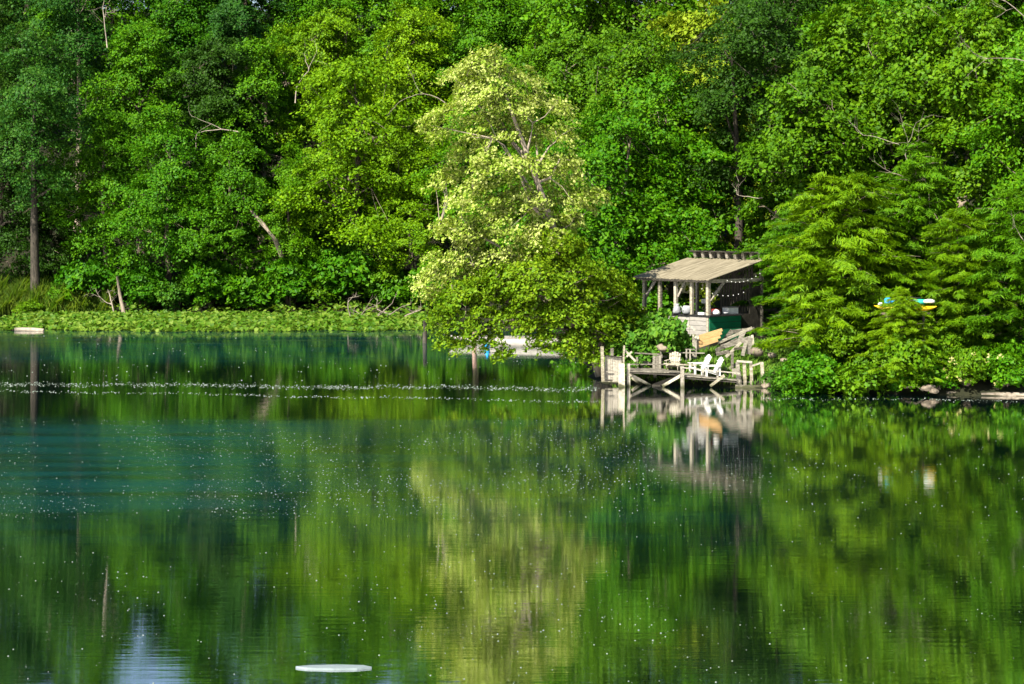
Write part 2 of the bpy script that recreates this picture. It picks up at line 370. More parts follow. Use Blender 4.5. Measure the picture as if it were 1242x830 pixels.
def feathery(seed, h, w, levels=30, per=105, L=.30, aspect=.12, zlo=.06, nb=(7, 11)):
    """layered tree with flat drooping fronds of narrow needles"""
    rng = np.random.default_rng(seed); cen = []; out = []; rad = []; mb = MB()
    bx, by = rng.normal(0, .25, 2)
    mb.tube([(bx * t * t, by * t * t, h * t - (.5 if t == 0 else 0)) for t in (0, .25, .5, .75, 1)], [.02 * h, .016 * h, .011 * h, .006 * h, .01], 8)
    for i in range(levels):
        t = zlo + (1 - zlo) * (i + rng.random() * .8) / levels; z = h * t
        reach = w / 2 * (1 - t) ** .46 * (.5 + .65 * rng.random()) * (1.0 if t > .2 else .85)
        for k in range(rng.integers(*nb)):
            a = rng.random() * 6.283; rr = reach * (.7 + .45 * rng.random()); d = np.array([math.cos(a), math.sin(a), 0])
            base = np.array([bx * t * t, by * t * t, z]); tip = base + d * rr + np.array([0, 0, (.16 + rng.normal(0, .14)) * rr - .1 * rr * rr / max(w / 2, .5)])
            if rng.random() < .45: mb.tube([base, base * .5 + tip * .5 + [0, 0, .1], tip], [.03, .02, .006], 4)
            m = max(int(rr / .5), 1)
            for j in range(m):
                u = (j + .6) / m
                if u < .3 and rng.random() < .7: continue
                p = base + (tip - base) * u + np.array([rng.normal(0, .12), rng.normal(0, .12), .1 * math.sin(u * 3) + rng.normal(0, .06)])
                cen.append(p); out.append(d + rng.normal(0, .2, 3) * [1, 1, .3]); rad.append(.28 + .42 * rng.random() ** 1.5)
    cen, out, rad = np.array(cen), unit(np.array(out)), np.array(rad); n = len(cen); ci = np.repeat(np.arange(n), per); m = n * per
    along = rng.random(m) * 2 - 1; side = rng.normal(0, .42, m) * (1.05 - .55 * (along + 1) / 2); o = out[ci]; s = np.stack([-o[:, 1], o[:, 0], 0 * o[:, 0]], 1)
    P = cen[ci] + o * (along * rad[ci])[:, None] + s * (side * rad[ci])[:, None]; P[:, 2] += rng.normal(0, .035, m) - .22 * rad[ci] * (along + 1) ** 2 * .5 - .18 * np.abs(side) * rad[ci]
    N = rng.normal(0, .33, (m, 3)) + rng.normal(0, .35, (n, 3))[ci]; N[:, 2] += 1; N += o * .35; D = o + s * (np.sign(side) * .75)[:, None] + rng.normal(0, .25, (m, 3)); D[:, 2] -= .2
    Ls = L * (.5 + .7 * rng.random(m)); V, T = leaf_verts(P, N, D, Ls, np.maximum(Ls * aspect * 1.3, .026), .1)
    print('feathery', seed, n, m)
    return wood_data(mb, 'trunk'), tri_mesh('crown', V, T)

def add_tree(name, label, cat, data, loc, rz=0, s=(1, 1, 1), leaf='mid', bark='bark', group=None):
    t = thing(name, label, cat, loc, group, world_parts=False); t.rotation_euler = (0, 0, rz); t.scale = s
    for nm, me, mt in (('trunk', data[0], M[bark]), ('crown', data[1], M[leaf])):
        if not me.materials: me.materials.append(None)
        o = bpy.data.objects.new(nm, me); C.objects.link(o); o.parent = t
        o.material_slots[0].link = 'OBJECT'; o.material_slots[0].material = mt
    return t

BL = [broadleaf(11, 17, 9.0, .8), broadleaf(12, 16, 9.5, .6), broadleaf(13, 18, 8.5, 1.0), broadleaf(14, 15, 9.0, .5),
      broadleaf(15, 20, 10, 3.5), broadleaf(16, 21, 10.5, 3.0)]
BIGLEAF = [broadleaf(21, 18, 9.5, 2.0, 1.0, 100, .29, .8), broadleaf(22, 16, 9, 1.5, .95, 100, .27, .8)]
OPEN = [broadleaf(31, 22, 9, 8.5, 1.0, 110, .22, .7, 8, 1.2)]
FE = [feathery(41, 9.5, 8.2), feathery(42, 8.5, 8.0), feathery(43, 7.5, 7.5)]
rs = random.Random(5)
GF, GH, GR, GS = 'trees along the far bank', 'trees up the wooded slope', 'trees behind the pavilion and the right bank', 'shrubs along the right bank'
def place(px, Y, data, s, leaf, label, name='broadleaf_tree', group=GF, bark='bark', dz=0, cat='tree', rz=None, sz=1.0):
    x = X(px, Y); k = s * (.97 + .06 * rs.random())
    return add_tree(name, label, cat, data, (x, Y, gz(x, Y) + dz), rs.random() * 6.28 if rz is None else rz, (k, k, k * sz), leaf, bark, group)

# far bank, front row (left to right)
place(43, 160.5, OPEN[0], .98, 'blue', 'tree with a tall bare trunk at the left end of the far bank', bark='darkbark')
place(-5, 166, BL[1], .95, 'shade_leaf', 'dark green tree cut by the left edge behind the far bank')
place(66, 168, BL[3], .7, 'shade_leaf', 'dark green tree behind the grassy mound at the far left')
place(128, 164, BL[0], .92, 'mid', 'leafy green tree right behind the dead grey shrub on the far bank')
place(205, 161, BL[1], .86, 'deep', 'rounded deep green tree between the dead shrub and the snapped trunk')
place(285, 161.5, BL[3], .88, 'mid', 'low mid green tree on the far bank under the snapped pale trunk')
place(352, 160, BL[2], .62, 'mid', 'small green tree at the left foot of the big bright green tree')
place(455, 163, BL[1], .62, 'mid', 'low tree half hidden behind the trunk of the big bright tree')
place(385, 164.5, BL[3], .66, 'deep', 'low dark tree in the gap behind the big bright tree')
place(430, 161, BL[0], 1.16, 'bright', 'big bright yellow-green tree on the far bank left of the pale cream tree')
place(498, 160, BL[1], .8, 'bright', 'bright green tree over the dead branch heap on the far bank')
place(575, 158, BL[2], .9, 'mid', 'green tree on the far bank right behind the pale cream tree')
place(660, 157, BL[3], 1.0, 'deep', 'deep green tree on the far bank between the pale cream tree and the pavilion')
# the slope behind
place(-10, 176, OPEN[0], 1.05, 'shade_leaf', 'tall dull green tree topmost in the upper left corner', group=GH)
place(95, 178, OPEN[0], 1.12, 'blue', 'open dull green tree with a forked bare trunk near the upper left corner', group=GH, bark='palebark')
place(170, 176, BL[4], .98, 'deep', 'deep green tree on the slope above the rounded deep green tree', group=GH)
place(262, 175, BL[5], .93, 'shade_leaf', 'broad dark tree on the slope with a dead white limb across it', group=GH)
place(318, 176, BL[4], .9, 'mid', 'mid green tree on the slope left of the big bright tree', group=GH)
place(400, 178, BL[5], .98, 'bright', 'bright green tree rising on the slope behind the big bright tree', group=GH)
place(500, 174, BL[4], 1.02, 'bright', 'bright green tree on the slope just left of the pale cream crown', group=GH)
place(590, 176, BL[5], 1.0, 'mid', 'green tree on the slope filling the gap above the pale cream crown', group=GH)
place(680, 172, BL[4], 1.0, 'olive', 'olive green tree on the slope to the right of the pale cream crown', group=GH)
for i, (px, Y, k, s, lf) in enumerate([(30, 196, 5, 1.24, 'blue'), (130, 194, 4, 1.2, 'mid'), (215, 198, 5, 1.13, 'deep'), (300, 195, 4, 1.1, 'blue'), (390, 197, 5, 1.05, 'deep'),
        (470, 195, 4, 1.12, 'mid'), (560, 193, 5, 1.1, 'mid'), (650, 190, 4, 1.12, 'mid')]):
    w = ['at the far left', 'second from the left', 'third from the left', 'fourth from the left', 'fifth from the left', 'sixth from the left', 'seventh from the left', 'above the olive green tree'][i]
    place(px, Y, BL[k], s, lf, 'tree of the highest row on the far slope, ' + w, group=GH)
for i, (px, Y, k, s, lf) in enumerate([(-20, 216, 4, 1.3, 'mid'), (95, 216, 4, 1.2, 'deep'), (260, 218, 5, 1.1, 'mid'), (345, 216, 4, 1.1, 'mid'), (430, 218, 5, 1.1, 'deep'), (515, 214, 4, 1.1, 'mid'), (605, 212, 5, 1.25, 'mid')]):
    w = ['first', 'second', 'third', 'fourth', 'fifth', 'sixth', 'seventh'][i]
    place(px, Y, BL[k], s * 1.2, lf, w + ' from the left of the farthest trees, glimpsed behind the highest row', group=GH)
for i, (px, Y, k, s, lf) in enumerate([(700, 172, 4, 1.35, 'mid'), (785, 167, 5, 1.38, 'olive'), (865, 167, 4, 1.3, 'mid'), (950, 162, 5, 1.15, 'mid'), (1040, 163, 4, 1.15, 'olive'), (1125, 160, 5, 1.15, 'mid'), (1210, 160, 4, 1.15, 'mid'), (1290, 155, 5, 1.15, 'mid')]):
    w = ['first', 'second', 'third', 'fourth', 'fifth', 'sixth', 'seventh', 'eighth'][i]
    place(px, Y, BL[k], s * 1.15, lf, w + ' from the pale tree among the hilltop trees at the upper right', group=GR)
# behind the pavilion and on the right
place(742, 117, BL[3], .93, 'deep', 'deep green tree left of the pavilion roof with drooping layered sprays', group=GR)
place(815, 119, BL[1], .98, 'deep', 'deep green tree straight above the pavilion roof', group=GR)
place(765, 132, BL[4], .98, 'olive', 'olive topped tree behind the tree left of the pavilion', group=GR)
place(700, 140, BL[5], .98, 'olive', 'tall olive tree close to the right of the pale cream crown', group=GR)
place(893, 117, OPEN[0], .86, 'shade_leaf', 'high-crowned tree over the dark gap behind the right end of the pavilion roof', group=GR, bark='darkbark')
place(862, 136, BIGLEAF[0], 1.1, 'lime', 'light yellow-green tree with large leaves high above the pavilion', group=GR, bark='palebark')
place(940, 130, OPEN[0], 1.0, 'shade_leaf', 'dark tree in the shaded gap above the right of the pavilion', group=GR)
place(975, 113, BIGLEAF[1], .86, 'olive', 'large-leaved olive green tree above the feathery trees nearest the pavilion', group=GR)
place(1035, 120, BIGLEAF[0], .95, 'olive', 'olive large-leaved tree over the bare pale saplings', group=GR, bark='palebark')
place(1110, 114, BIGLEAF[1], .98, 'olive', 'olive green tree above the yellow kayak', group=GR)
place(1190, 110, BIGLEAF[0], .85, 'olive', 'olive green tree in front at the upper right', group=GR)
place(1255, 106, BL[2], .85, 'mid', 'green tree cut by the right edge of the photo', group=GR)
for i, (px, Y, k, s, lf) in enumerate([(1010, 144, 4, 1.05, 'mid'), (1090, 140, 5, 1.0, 'deep'), (1170, 138, 4, 1.05, 'mid'), (1245, 134, 5, 1.0, 'mid')]):
    w = ['first of four from the pavilion', 'second of four from the pavilion', 'third of four from the pavilion', 'at the right edge'][i]
    place(px, Y, BL[k], s, lf, 'back row tree at the upper right, ' + w, group=GR)
# feathery trees of the right bank
for px, Y, k, s, lab in [(1006, 99.0, 2, 1.18, 'feathery light green tree overhanging the right end of the pavilion'), (1044, 98.5, 1, 1.03, 'feathery light green tree left of the yellow kayak'),
        (1105, 101.5, 0, 1.05, 'feathery green tree rising behind the kayaks'), (1165, 97.5, 1, .85, 'feathery green tree right of the kayaks, above the flowering shrub'),
        (1232, 97, 2, 1.1, 'feathery green tree at the right edge over the floating log'), (968, 105.0, 2, .95, 'small feathery tree hiding the rear of the pavilion'), (1093, 93.6, 2, .61, 'short feathery sapling in front of the yellow kayak')]:
    place(px, Y, FE[k], s, 'hem2' if px in (1105, 1232, 968, 1096) else 'hem', lab, 'feathery_tree', 'feathery trees on the right bank')

# ------------------------------------------------------------------ the two leaning trees at the landing
def hero(name, label, seed, lobes, path, rad, leaf, spacing, per, L, bark='palebark', nl=16, holes=None, aspect=.72):
    rng = np.random.default_rng(seed); lw = []
    for px, py, r, Y in lobes:
        p = W(px, py, Y); lw.append((p.x, p.y, p.z, r, r * .78))
    base = path[0]; P = lobe_clumps(rng, lw, spacing); cx = np.interp(P[:, 2], [p.z for p in path], [p.x for p in path]); cy = np.interp(P[:, 2], [p.z for p in path], [p.y for p in path])
    out = P - np.stack([cx, cy, P[:, 2]], 1); out[:, 2] = 0; out = unit(out + rng.normal(0, .25, P.shape) * [1, 1, 0])
    V, T = sprays(rng, P, out, spacing * (.6 + .7 * rng.random(len(P))), per, L, aspect, holes=holes)
    org = np.array(base)
    t = thing(name, label, 'tree', base, None, world_parts=False)
    mb = limb_mesh(rng, [p - base for p in path], rad, P - org, nl, .16, 70)
    o = bpy.data.objects.new('trunk', wood_data(mb, 'trunk')); C.objects.link(o); o.parent = t; o.data.materials.append(M[bark])
    o = bpy.data.objects.new('crown', tri_mesh('crown', V - org, T, M[leaf])); C.objects.link(o); o.parent = t
    return t
b0 = W(731, 440, 101.5); b0.z = gz(b0.x, b0.y) - .3
hero('pale_tree', 'tall cream green tree with pale leaves leaning left beside the landing', 71,
     [(583, 72, .9, 101), (560, 95, 1.0, 102), (605, 95, .9, 101), (640, 92, .7, 101.5), (575, 122, 1.1, 100.5), (615, 130, 1.1, 101), (535, 150, 1.0, 100), (655, 118, .6, 102), (590, 160, 1.2, 101), (640, 160, .9, 102), (565, 180, .8, 101), (680, 130, .6, 101), (685, 165, .8, 102),
      (600, 200, 1.2, 100), (650, 205, 1.0, 101), (545, 215, .8, 102), (690, 205, .9, 102), (575, 240, 1.2, 100), (630, 245, 1.4, 101), (690, 250, 1.2, 102), (720, 235, .6, 102), (555, 275, 1.1, 101), (605, 285, 1.5, 100.5), (665, 290, 1.4, 101), (540, 320, 1.0, 100.5), (520, 345, .8, 100), (585, 325, 1.2, 101), (630, 325, 1.2, 101)],
     [b0, W(712, 395, 101.5), W(692, 345, 101.3), W(672, 280, 101), W(648, 210, 101), (W(622, 140, 101)), W(600, 75, 101)], [.34, .28, .24, .19, .14, .09, .02], 'pale', .6, 85, .17)
b1 = W(742, 440, 100.4); b1.z = gz(b1.x, b1.y) - .3
hero('leaning_tree', 'green tree with a leaning pale trunk drooping over the water left of the landing', 72,
     [(560, 365, 1.3, 99), (600, 350, 1.6, 100), (650, 345, 1.7, 99), (700, 335, 1.6, 100), (738, 350, 1.3, 101), (540, 390, .9, 99), (585, 390, 1.1, 98.5), (640, 385, 1.2, 99), (690, 385, 1.2, 99),
      (728, 395, 1.1, 100), (545, 415, .65, 99), (600, 412, .6, 98.5), (610, 430, .42, 98.5), (660, 412, .65, 99), (700, 415, .8, 99), (722, 428, .55, 99.3), (565, 418, .5, 98.5), (755, 375, 1.0, 101.5), (680, 300, 1.2, 100)],
     [b1, W(738, 424, 100.3), W(724, 410, 100.2), W(706, 385, 100), W(690, 350, 100), W(668, 330, 99.8), W(640, 330, 99.6)], [.48, .4, .3, .2, .16, .11, .03], 'over', .5, 80, .17)

# ------------------------------------------------------------------ shrubs
def shrub_data(seed, w, h, L=.2, per=70, sp=.45, aspect=.7):
    rng = np.random.default_rng(seed); lobes = []
    for i in range(8):
        a = i * 2.4; rr = w * .3 * rng.random() ** .5; lobes.append((math.cos(a) * rr, math.sin(a) * rr * .8, h * (.3 + .4 * rng.random()), w * .24, h * .32))
    P = lobe_clumps(rng, lobes, sp, 2.0, .4); P[:, 2] = np.maximum(P[:, 2], .4); out = P.copy(); out[:, 2] = 0; out = unit(out + rng.normal(0, .2, P.shape) * [1, 1, 0])
    V, T = sprays(rng, P, out, sp * (.6 + .7 * rng.random(len(P))), per, L, aspect)
    mb = MB()
    for i in rng.permutation(len(P))[:26]:
        mb.tube([(P[i][0] * .15, P[i][1] * .15, -.25), P[i] * [.5, .5, .55], P[i]], [.045, .03, .01], 5)
    return wood_data(mb, 'stem'), tri_mesh('foliage', V, T)
def add_shrub(px, Y, data, s, leaf, label, name='shrub', group=None, sz=1, dz=0):
    x = X(px, Y); t = add_tree(name, label, 'shrub', data, (x, Y, max(gz(x, Y), 0) + dz), rs.random() * 6.28, (s, s, s * sz), leaf, 'bark', group)
    for ch in t.children: ch.name = {'trunk': 'stem', 'crown': 'foliage'}[ch.name.split('.')[0]]
    return t
SH = [shrub_data(51, 3.4, 2.4), shrub_data(52, 3.0, 1.9, .24, 60), shrub_data(53, 2.2, 1.4, .17)]
for px, Y, k, s, lf, lab in [(955, 95.0, 2, .95, 'shrub', 'low green shrub at the waterline just right of the landing fence'), (990, 93.9, 0, .95, 'deep', 'dark green shrub overhanging the water under the feathery trees left of the boulders'),
        (1042, 93.2, 2, 1.35, 'olive', 'broad shrub overhanging the water directly left of the boulders'), (1088, 93.7, 0, .85, 'deep', 'shrub growing right behind the pair of boulders'),
        (1135, 93.2, 2, .9, 'deep', 'leafy shrub between the boulders and the flowering shrub'), (1218, 93.2, 0, .9, 'deep', 'dark shrub behind the floating log at the right edge'),
        (1097, 93.9, 0, 1.15, 'olive', 'taller shrub under the yellow kayak'), (1010, 97.5, 0, 1.0, 'olive', 'olive shrub behind the dark waterside shrub'), (1150, 96.4, 0, 1.0, 'olive', 'olive shrub behind the flowering shrub')]:
    add_shrub(px, Y, SH[k], s, lf, lab, group=GS, dz=-.25)
fs = add_shrub(1172, 93.3, SH[0], .72, 'olive', 'shrub with pale yellow blossoms by the water near the right edge', 'flowering_shrub')
rng = np.random.default_rng(9)
def blossoms(parent, n, cx, cy, cz, sx, sy, sz, mat, size, per=7):
    cen = np.stack([rng.normal(cx, sx, n), rng.normal(cy, sy, n), rng.normal(cz, sz, n)], 1); o_ = np.tile([0., -1, 0], (n, 1))
    V, T = sprays(rng, cen, o_, np.full(n, size * 1.1), per, size, .8, .6, .8, .6, .2)
    o = bpy.data.objects.new('blossoms', tri_mesh('blossoms', V, T, M[mat])); C.objects.link(o); o.parent = parent; return o
o = blossoms(fs, 46, 0, -1.0, 1.1, .75, .25, .42, 'ypetal', .15); o.rotation_euler.z = -fs.rotation_euler.z
hs_ = add_shrub(812, 100.9, SH[1], 1.0, 'shrub', 'broad-leaved shrub with white blossoms in front of the pavilion posts', 'flowering_shrub', sz=1.2, dz=.1)
o = blossoms(hs_, 9, .25, -1.1, 1.25, .55, .15, .18, 'petal', .09); o.rotation_euler.z = -hs_.rotation_euler.z
add_shrub(792, 101.6, SH[1], 1.05, 'shrub', 'broad-leaved shrub close under the left pavilion posts', group='shrubs by the landing', sz=1.0)
add_shrub(770, 100.6, SH[1], 1.05, 'shrub', 'broad-leaved green shrub left of the white-blossomed shrub, above the landing', group='shrubs by the landing')
add_shrub(765, 99.4, SH[2], .6, 'shrub', 'small green shrub growing through the landing behind its rail', group='shrubs by the landing')
for i, (px, Y, k, s, lf, lab) in enumerate([(38, 157.6, 2, .95, 'olive', 'small sapling-like shrub on the grassy mound at the far left'), (75, 158.5, 0, .7, 'mid', 'shrub at the right end of the grassy mound on the far bank'),
        (172, 159.2, 0, 1.35, 'deep', 'bank shrub right of the pale leaning trunk'), (212, 158.6, 2, 1.5, 'shrub', 'low bank shrub below the rounded deep green tree'), (255, 159.4, 0, 1.5, 'deep', 'larger bank shrub between the rounded deep green tree and the snapped trunk'),
        (305, 158.7, 1, 1.5, 'mid', 'bank shrub left of the foot of the snapped pale trunk'), (350, 159.2, 0, 1.7, 'deep', 'tall bank shrub over the foot of the snapped pale trunk'), (392, 158.4, 2, 1.6, 'olive', 'yellowish shrub behind the lily bed, left of the dead branch heap'),
        (428, 159.5, 0, 1.8, 'deep', 'broad bank shrub at the foot of the big bright tree'), (478, 158.5, 1, 1.6, 'mid', 'bank shrub above the dead branch heap'), (525, 156.5, 0, 1.5, 'mid', 'bank shrub just right of the dead branch heap'), (112, 160, 0, 1.5, 'deep', 'dark shrub behind the dead grey shrub')]):
    add_shrub(px, Y, SH[k], s, lf, lab, group='shrubs along the far bank')

# ------------------------------------------------------------------ lily bed and grass
rng = np.random.default_rng(77)
n = 14000
lx = rng.uniform(-38.5, -5.5, n); ly = rng.uniform(139, 158, n)
front = 139.4 + 1.0 * np.sin(lx * .35) + .6 * np.sin(lx * 1.3) + np.where(lx < -30, (-30 - lx) * .3, 0) + np.where(lx > -9, (lx + 9) * 1.2, 0)
k = ly > front; lx, ly = lx[k], ly[k]; n = len(lx)
edge = np.clip((ly - front[k]) / 2.5, 0, 1)
lz = .05 + (.08 + .34 * edge) * rng.random(n) + np.maximum(ground_z(lx, ly), 0)
V = []; T = []
ang = np.linspace(.25, 2 * math.pi - .25, 8)
N = unit(np.stack([rng.normal(0, .7, n), rng.normal(-.35, .65, n), np.ones(n)], 1)); D0 = rng.normal(0, 1, (n, 3)); D0 = unit(D0 - (D0 * N).sum(1, keepdims=True) * N); S0 = np.cross(N, D0)
r = .09 + .10 * rng.random(n); Cn = np.stack([lx, ly, lz], 1)
ring = Cn[:, None] + (D0[:, None] * np.cos(ang)[None, :, None] * 1.15 + S0[:, None] * np.sin(ang)[None, :, None]) * r[:, None, None] + N[:, None] * (r * .22)[:, None, None]
V = np.concatenate([Cn[:, None], ring], 1).reshape(-1, 3); i = np.arange(n)[:, None] * 9
T = np.stack([np.repeat(i, 7, 1), i + np.arange(1, 8), i + np.arange(2, 9)], -1).reshape(-1, 3)
lil = bpy.data.objects.new('lily_bed', tri_mesh('lily_bed', V, T, M['lily'])); C.objects.link(lil); kind(lil, 'stuff'); tag(lil, 'low bed of round green lily leaves along the far shore', 'water lilies')

def grass(name, label, n, xr, yr, hgt, seed, zoff=0):
    rng = np.random.default_rng(seed); x = rng.uniform(*xr, n); y = rng.uniform(*yr, n); k = land_d(x, y) > .05; x, y = x[k], y[k]; n = len(x)
    h = hgt * (.5 + .8 * rng.random(n)) * (.7 + .5 * np.sin(x * 1.7) ** 2); P = np.stack([x, y, ground_z(x, y) + h * .5 + zoff], 1)
    D = np.stack([rng.normal(0, .3, n), rng.normal(0, .3, n), np.ones(n)], 1); Nn = np.stack([rng.normal(0, 1, n), -np.ones(n), rng.normal(.6, .3, n)], 1)
    V, T = leaf_verts(P, Nn, D, h * 1.15, .03 + .03 * rng.random(n), .1)
    o = bpy.data.objects.new(name, tri_mesh(name, V, T, M['grass'])); C.objects.link(o); kind(o, 'stuff'); return tag(o, label, 'grass')
grass('bank_grass', 'tall green grass on the far left bank behind the lilies', 9000, (-43, -32), (156.8, 162), 1.5, 3)
grass('landing_grass', 'rough grass on the slope between the landing and the pavilion', 9000, (5, 15.5), (96.2, 103.5), .3, 4)

# ------------------------------------------------------------------ pavilion
th = R(50); ul = Vector((-math.cos(th), math.sin(th), 0)) * 1.27; vr = Vector((math.sin(th), math.cos(th), 0)) * .75; up = Vector((0, 0, 1))   # plan units: 1.27 m along the eave, .75 m up the slope
C0 = Vector((X(859, 102.5), 102.5, 0)); ZF, ZC, ZB = 1.9, 3.16, 4.84
def Q(u, v, z): return C0 + ul * u + vr * v + up * z
pv = thing('pavilion', 'open grey wooden pavilion with a shed roof and green counter front on the bank', 'pavilion', C0 + up * ZF)
def prism(pts, z0, z1):
    n = len(pts); V = [Vector((p.x, p.y, z0)) for p in pts] + [Vector((p.x, p.y, z1)) for p in pts]
    return MB().add(V, [tuple(reversed(range(n))), tuple(range(n, 2 * n))] + [(i, (i + 1) % n, n + (i + 1) % n, n + i) for i in range(n)])
prism([Q(-.1, -.1, 0), Q(-.1, 5.6, 0), Q(4.2, 5.6, 0), Q(4.2, -.1, 0)], .9, ZF).build('foundation', M['darkwood'], pv)
UL = 3.72
for k in range(5): MB().bar(Q(k * UL / 4, 0, ZC + .012 if k else ZF), Q(k * UL / 4, 0, ZB), .17 if k in (0, 4) else .15, .17, ul).build('post', M['wood2'], pv)
for u, v in ((0, 5.3), (UL, 5.3)): MB().bar(Q(u, v, ZF), Q(u, v, ZB + v * .12), .15, .15, ul).build('post', M['wood2' if v < 3 and u == 0 else 'wood'], pv)
MB().bar(Q(-.12, -.02, ZB + .09), Q(UL + .15, -.02, ZB + .09), .16, .17).build('eave_beam', M['wood2'], pv)
MB().bar(Q(0, .1, ZB + .08), Q(0, 5.5, ZB + .08), .14, .18).build('side_beam', M['wood2'], pv)
MB().bar(Q(UL, .1, ZB + .08), Q(UL, 5.5, ZB + .08), .14, .18).build('side_beam', M['wood'], pv)
MB().bar(Q(-.03, .12, ZC + .75), Q(-.03, 1.45, ZB - .02), .07, .17, ul).build('brace', M['wood2'], pv)
MB().bar(Q(UL - .02, .12, ZC + .8), Q(UL - .02, 1.0, ZB), .07, .15, ul).build('brace', M['wood'], pv)
MB().bar(Q(UL - .1, 0.05, ZC + .9), Q(UL - .65, 0.05, ZB), .08, .12, ul).build('brace', M['wood'], pv)
MB().bar(Q(UL / 2 - .1, 0.05, ZC + .9), Q(UL / 2 - .5, 0.05, ZB), .06, .1, ul).build('brace', M['wood'], pv)
# corrugated roof sheet, real ribs across the slope direction
def roof_pt(u, v, dz=0): return Q(u, v, 5.02 + (v + .45) * .172 + dz)
mb = MB(); nu = 92; Vt = []; u0, u1, v0, v1 = -.32, 4.12, -.5, 5.0
for j, vv in enumerate((v0, v1)):
    for i in range(nu + 1): Vt.append(roof_pt(u0 + (u1 - u0) * i / nu, vv, .014 * math.cos(i * math.pi / 2 * 1.0) + .012 * math.sin(i * .37)))
n1 = nu + 1; tot = len(Vt); Vt += [p - up * .03 for p in Vt]
Fc = [(i, i + 1, n1 + i + 1, n1 + i) for i in range(nu)] + [(tot + n1 + i, tot + n1 + i + 1, tot + i + 1, tot + i) for i in range(nu)]
Fc += [(tot + i, tot + i + 1, i + 1, i) for i in range(nu)] + [(n1 + i, n1 + i + 1, tot + n1 + i + 1, tot + n1 + i) for i in range(nu)] + [(0, n1, tot + n1, tot), (tot + nu, tot + n1 + nu, n1 + nu, nu)]
rf = mb.add(Vt, Fc).build('roof', M['roof'], pv)
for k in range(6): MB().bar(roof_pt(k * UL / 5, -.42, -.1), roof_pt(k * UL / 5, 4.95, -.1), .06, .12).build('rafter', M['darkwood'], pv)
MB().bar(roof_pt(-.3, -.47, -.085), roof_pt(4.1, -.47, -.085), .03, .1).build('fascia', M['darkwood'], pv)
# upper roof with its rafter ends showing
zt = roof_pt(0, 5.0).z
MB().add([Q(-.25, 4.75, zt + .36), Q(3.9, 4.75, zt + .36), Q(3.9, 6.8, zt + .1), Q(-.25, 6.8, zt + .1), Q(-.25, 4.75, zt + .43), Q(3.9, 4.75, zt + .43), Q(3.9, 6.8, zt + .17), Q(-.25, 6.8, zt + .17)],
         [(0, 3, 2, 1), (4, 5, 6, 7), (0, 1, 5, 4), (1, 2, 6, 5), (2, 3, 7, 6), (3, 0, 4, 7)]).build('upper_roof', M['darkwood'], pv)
for k in range(9):
    u = -.1 + k * .47
    MB().add([Q(u + s * .07, v, z) for s in (-1, 1) for v, z in ((4.86, zt + .35), (4.98, zt + .03), (6.6, zt + .0), (6.6, zt + .12))],
             [(0, 1, 2, 3), (7, 6, 5, 4), (0, 4, 5, 1), (1, 5, 6, 2), (2, 6, 7, 3), (3, 7, 4, 0)]).build('rafter_end', M['wood'], pv)
# counter: grey boarding on the left side, green boards on the right side, dark top
def boards(a, b, z0, z1, nrow, mat, nm, off):
    mb = MB(); hgt = (z1 - z0) / nrow
    for i in range(nrow): mb.bar(a + up * (z0 + (i + .5) * hgt) + off, b + up * (z0 + (i + .5) * hgt) + off, .04, hgt - .018)
    return mb.build(nm, M[mat], pv)
boards(Q(.04, 0, 0), Q(.98, 0, 0), ZF, ZC - .06, 5, 'greypaint', 'side_panel', vr * -.1)
boards(Q(1.02, 0, 0), Q(UL, 0, 0), ZF, ZC - .06, 5, 'greypaint', 'side_panel', vr * -.06)
boards(Q(0, -.06, 0), Q(0, 3.05, 0), ZF - .05, ZC - .06, 4, 'green', 'counter_front', ul * -.1)
MB().add([Q(u, v, z) for z in (ZC - .06, ZC + .012) for u, v in ((-.22, -.2), (-.22, 3.1), (.5, 3.1), (.5, -.2))], [(0, 3, 2, 1), (4, 5, 6, 7), (0, 1, 5, 4), (1, 2, 6, 5), (2, 3, 7, 6), (3, 0, 4, 7)]).build('counter_top', M['black'], pv)
MB().add([Q(u, v, z) for z in (ZC - .06, ZC + .01) for u, v in ((.51, -.2), (.51, .3), (UL + .15, .3), (UL + .15, -.2))], [(0, 3, 2, 1), (4, 5, 6, 7), (0, 1, 5, 4), (1, 2, 6, 5), (2, 3, 7, 6), (3, 0, 4, 7)]).build('rail_top', M['black'], pv)
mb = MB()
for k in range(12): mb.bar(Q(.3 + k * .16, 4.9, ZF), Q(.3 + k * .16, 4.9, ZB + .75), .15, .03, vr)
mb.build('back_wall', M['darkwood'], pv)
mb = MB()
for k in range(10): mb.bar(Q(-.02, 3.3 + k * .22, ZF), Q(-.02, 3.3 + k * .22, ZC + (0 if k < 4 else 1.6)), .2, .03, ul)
mb.build('side_wall', M['darkwood'], pv)
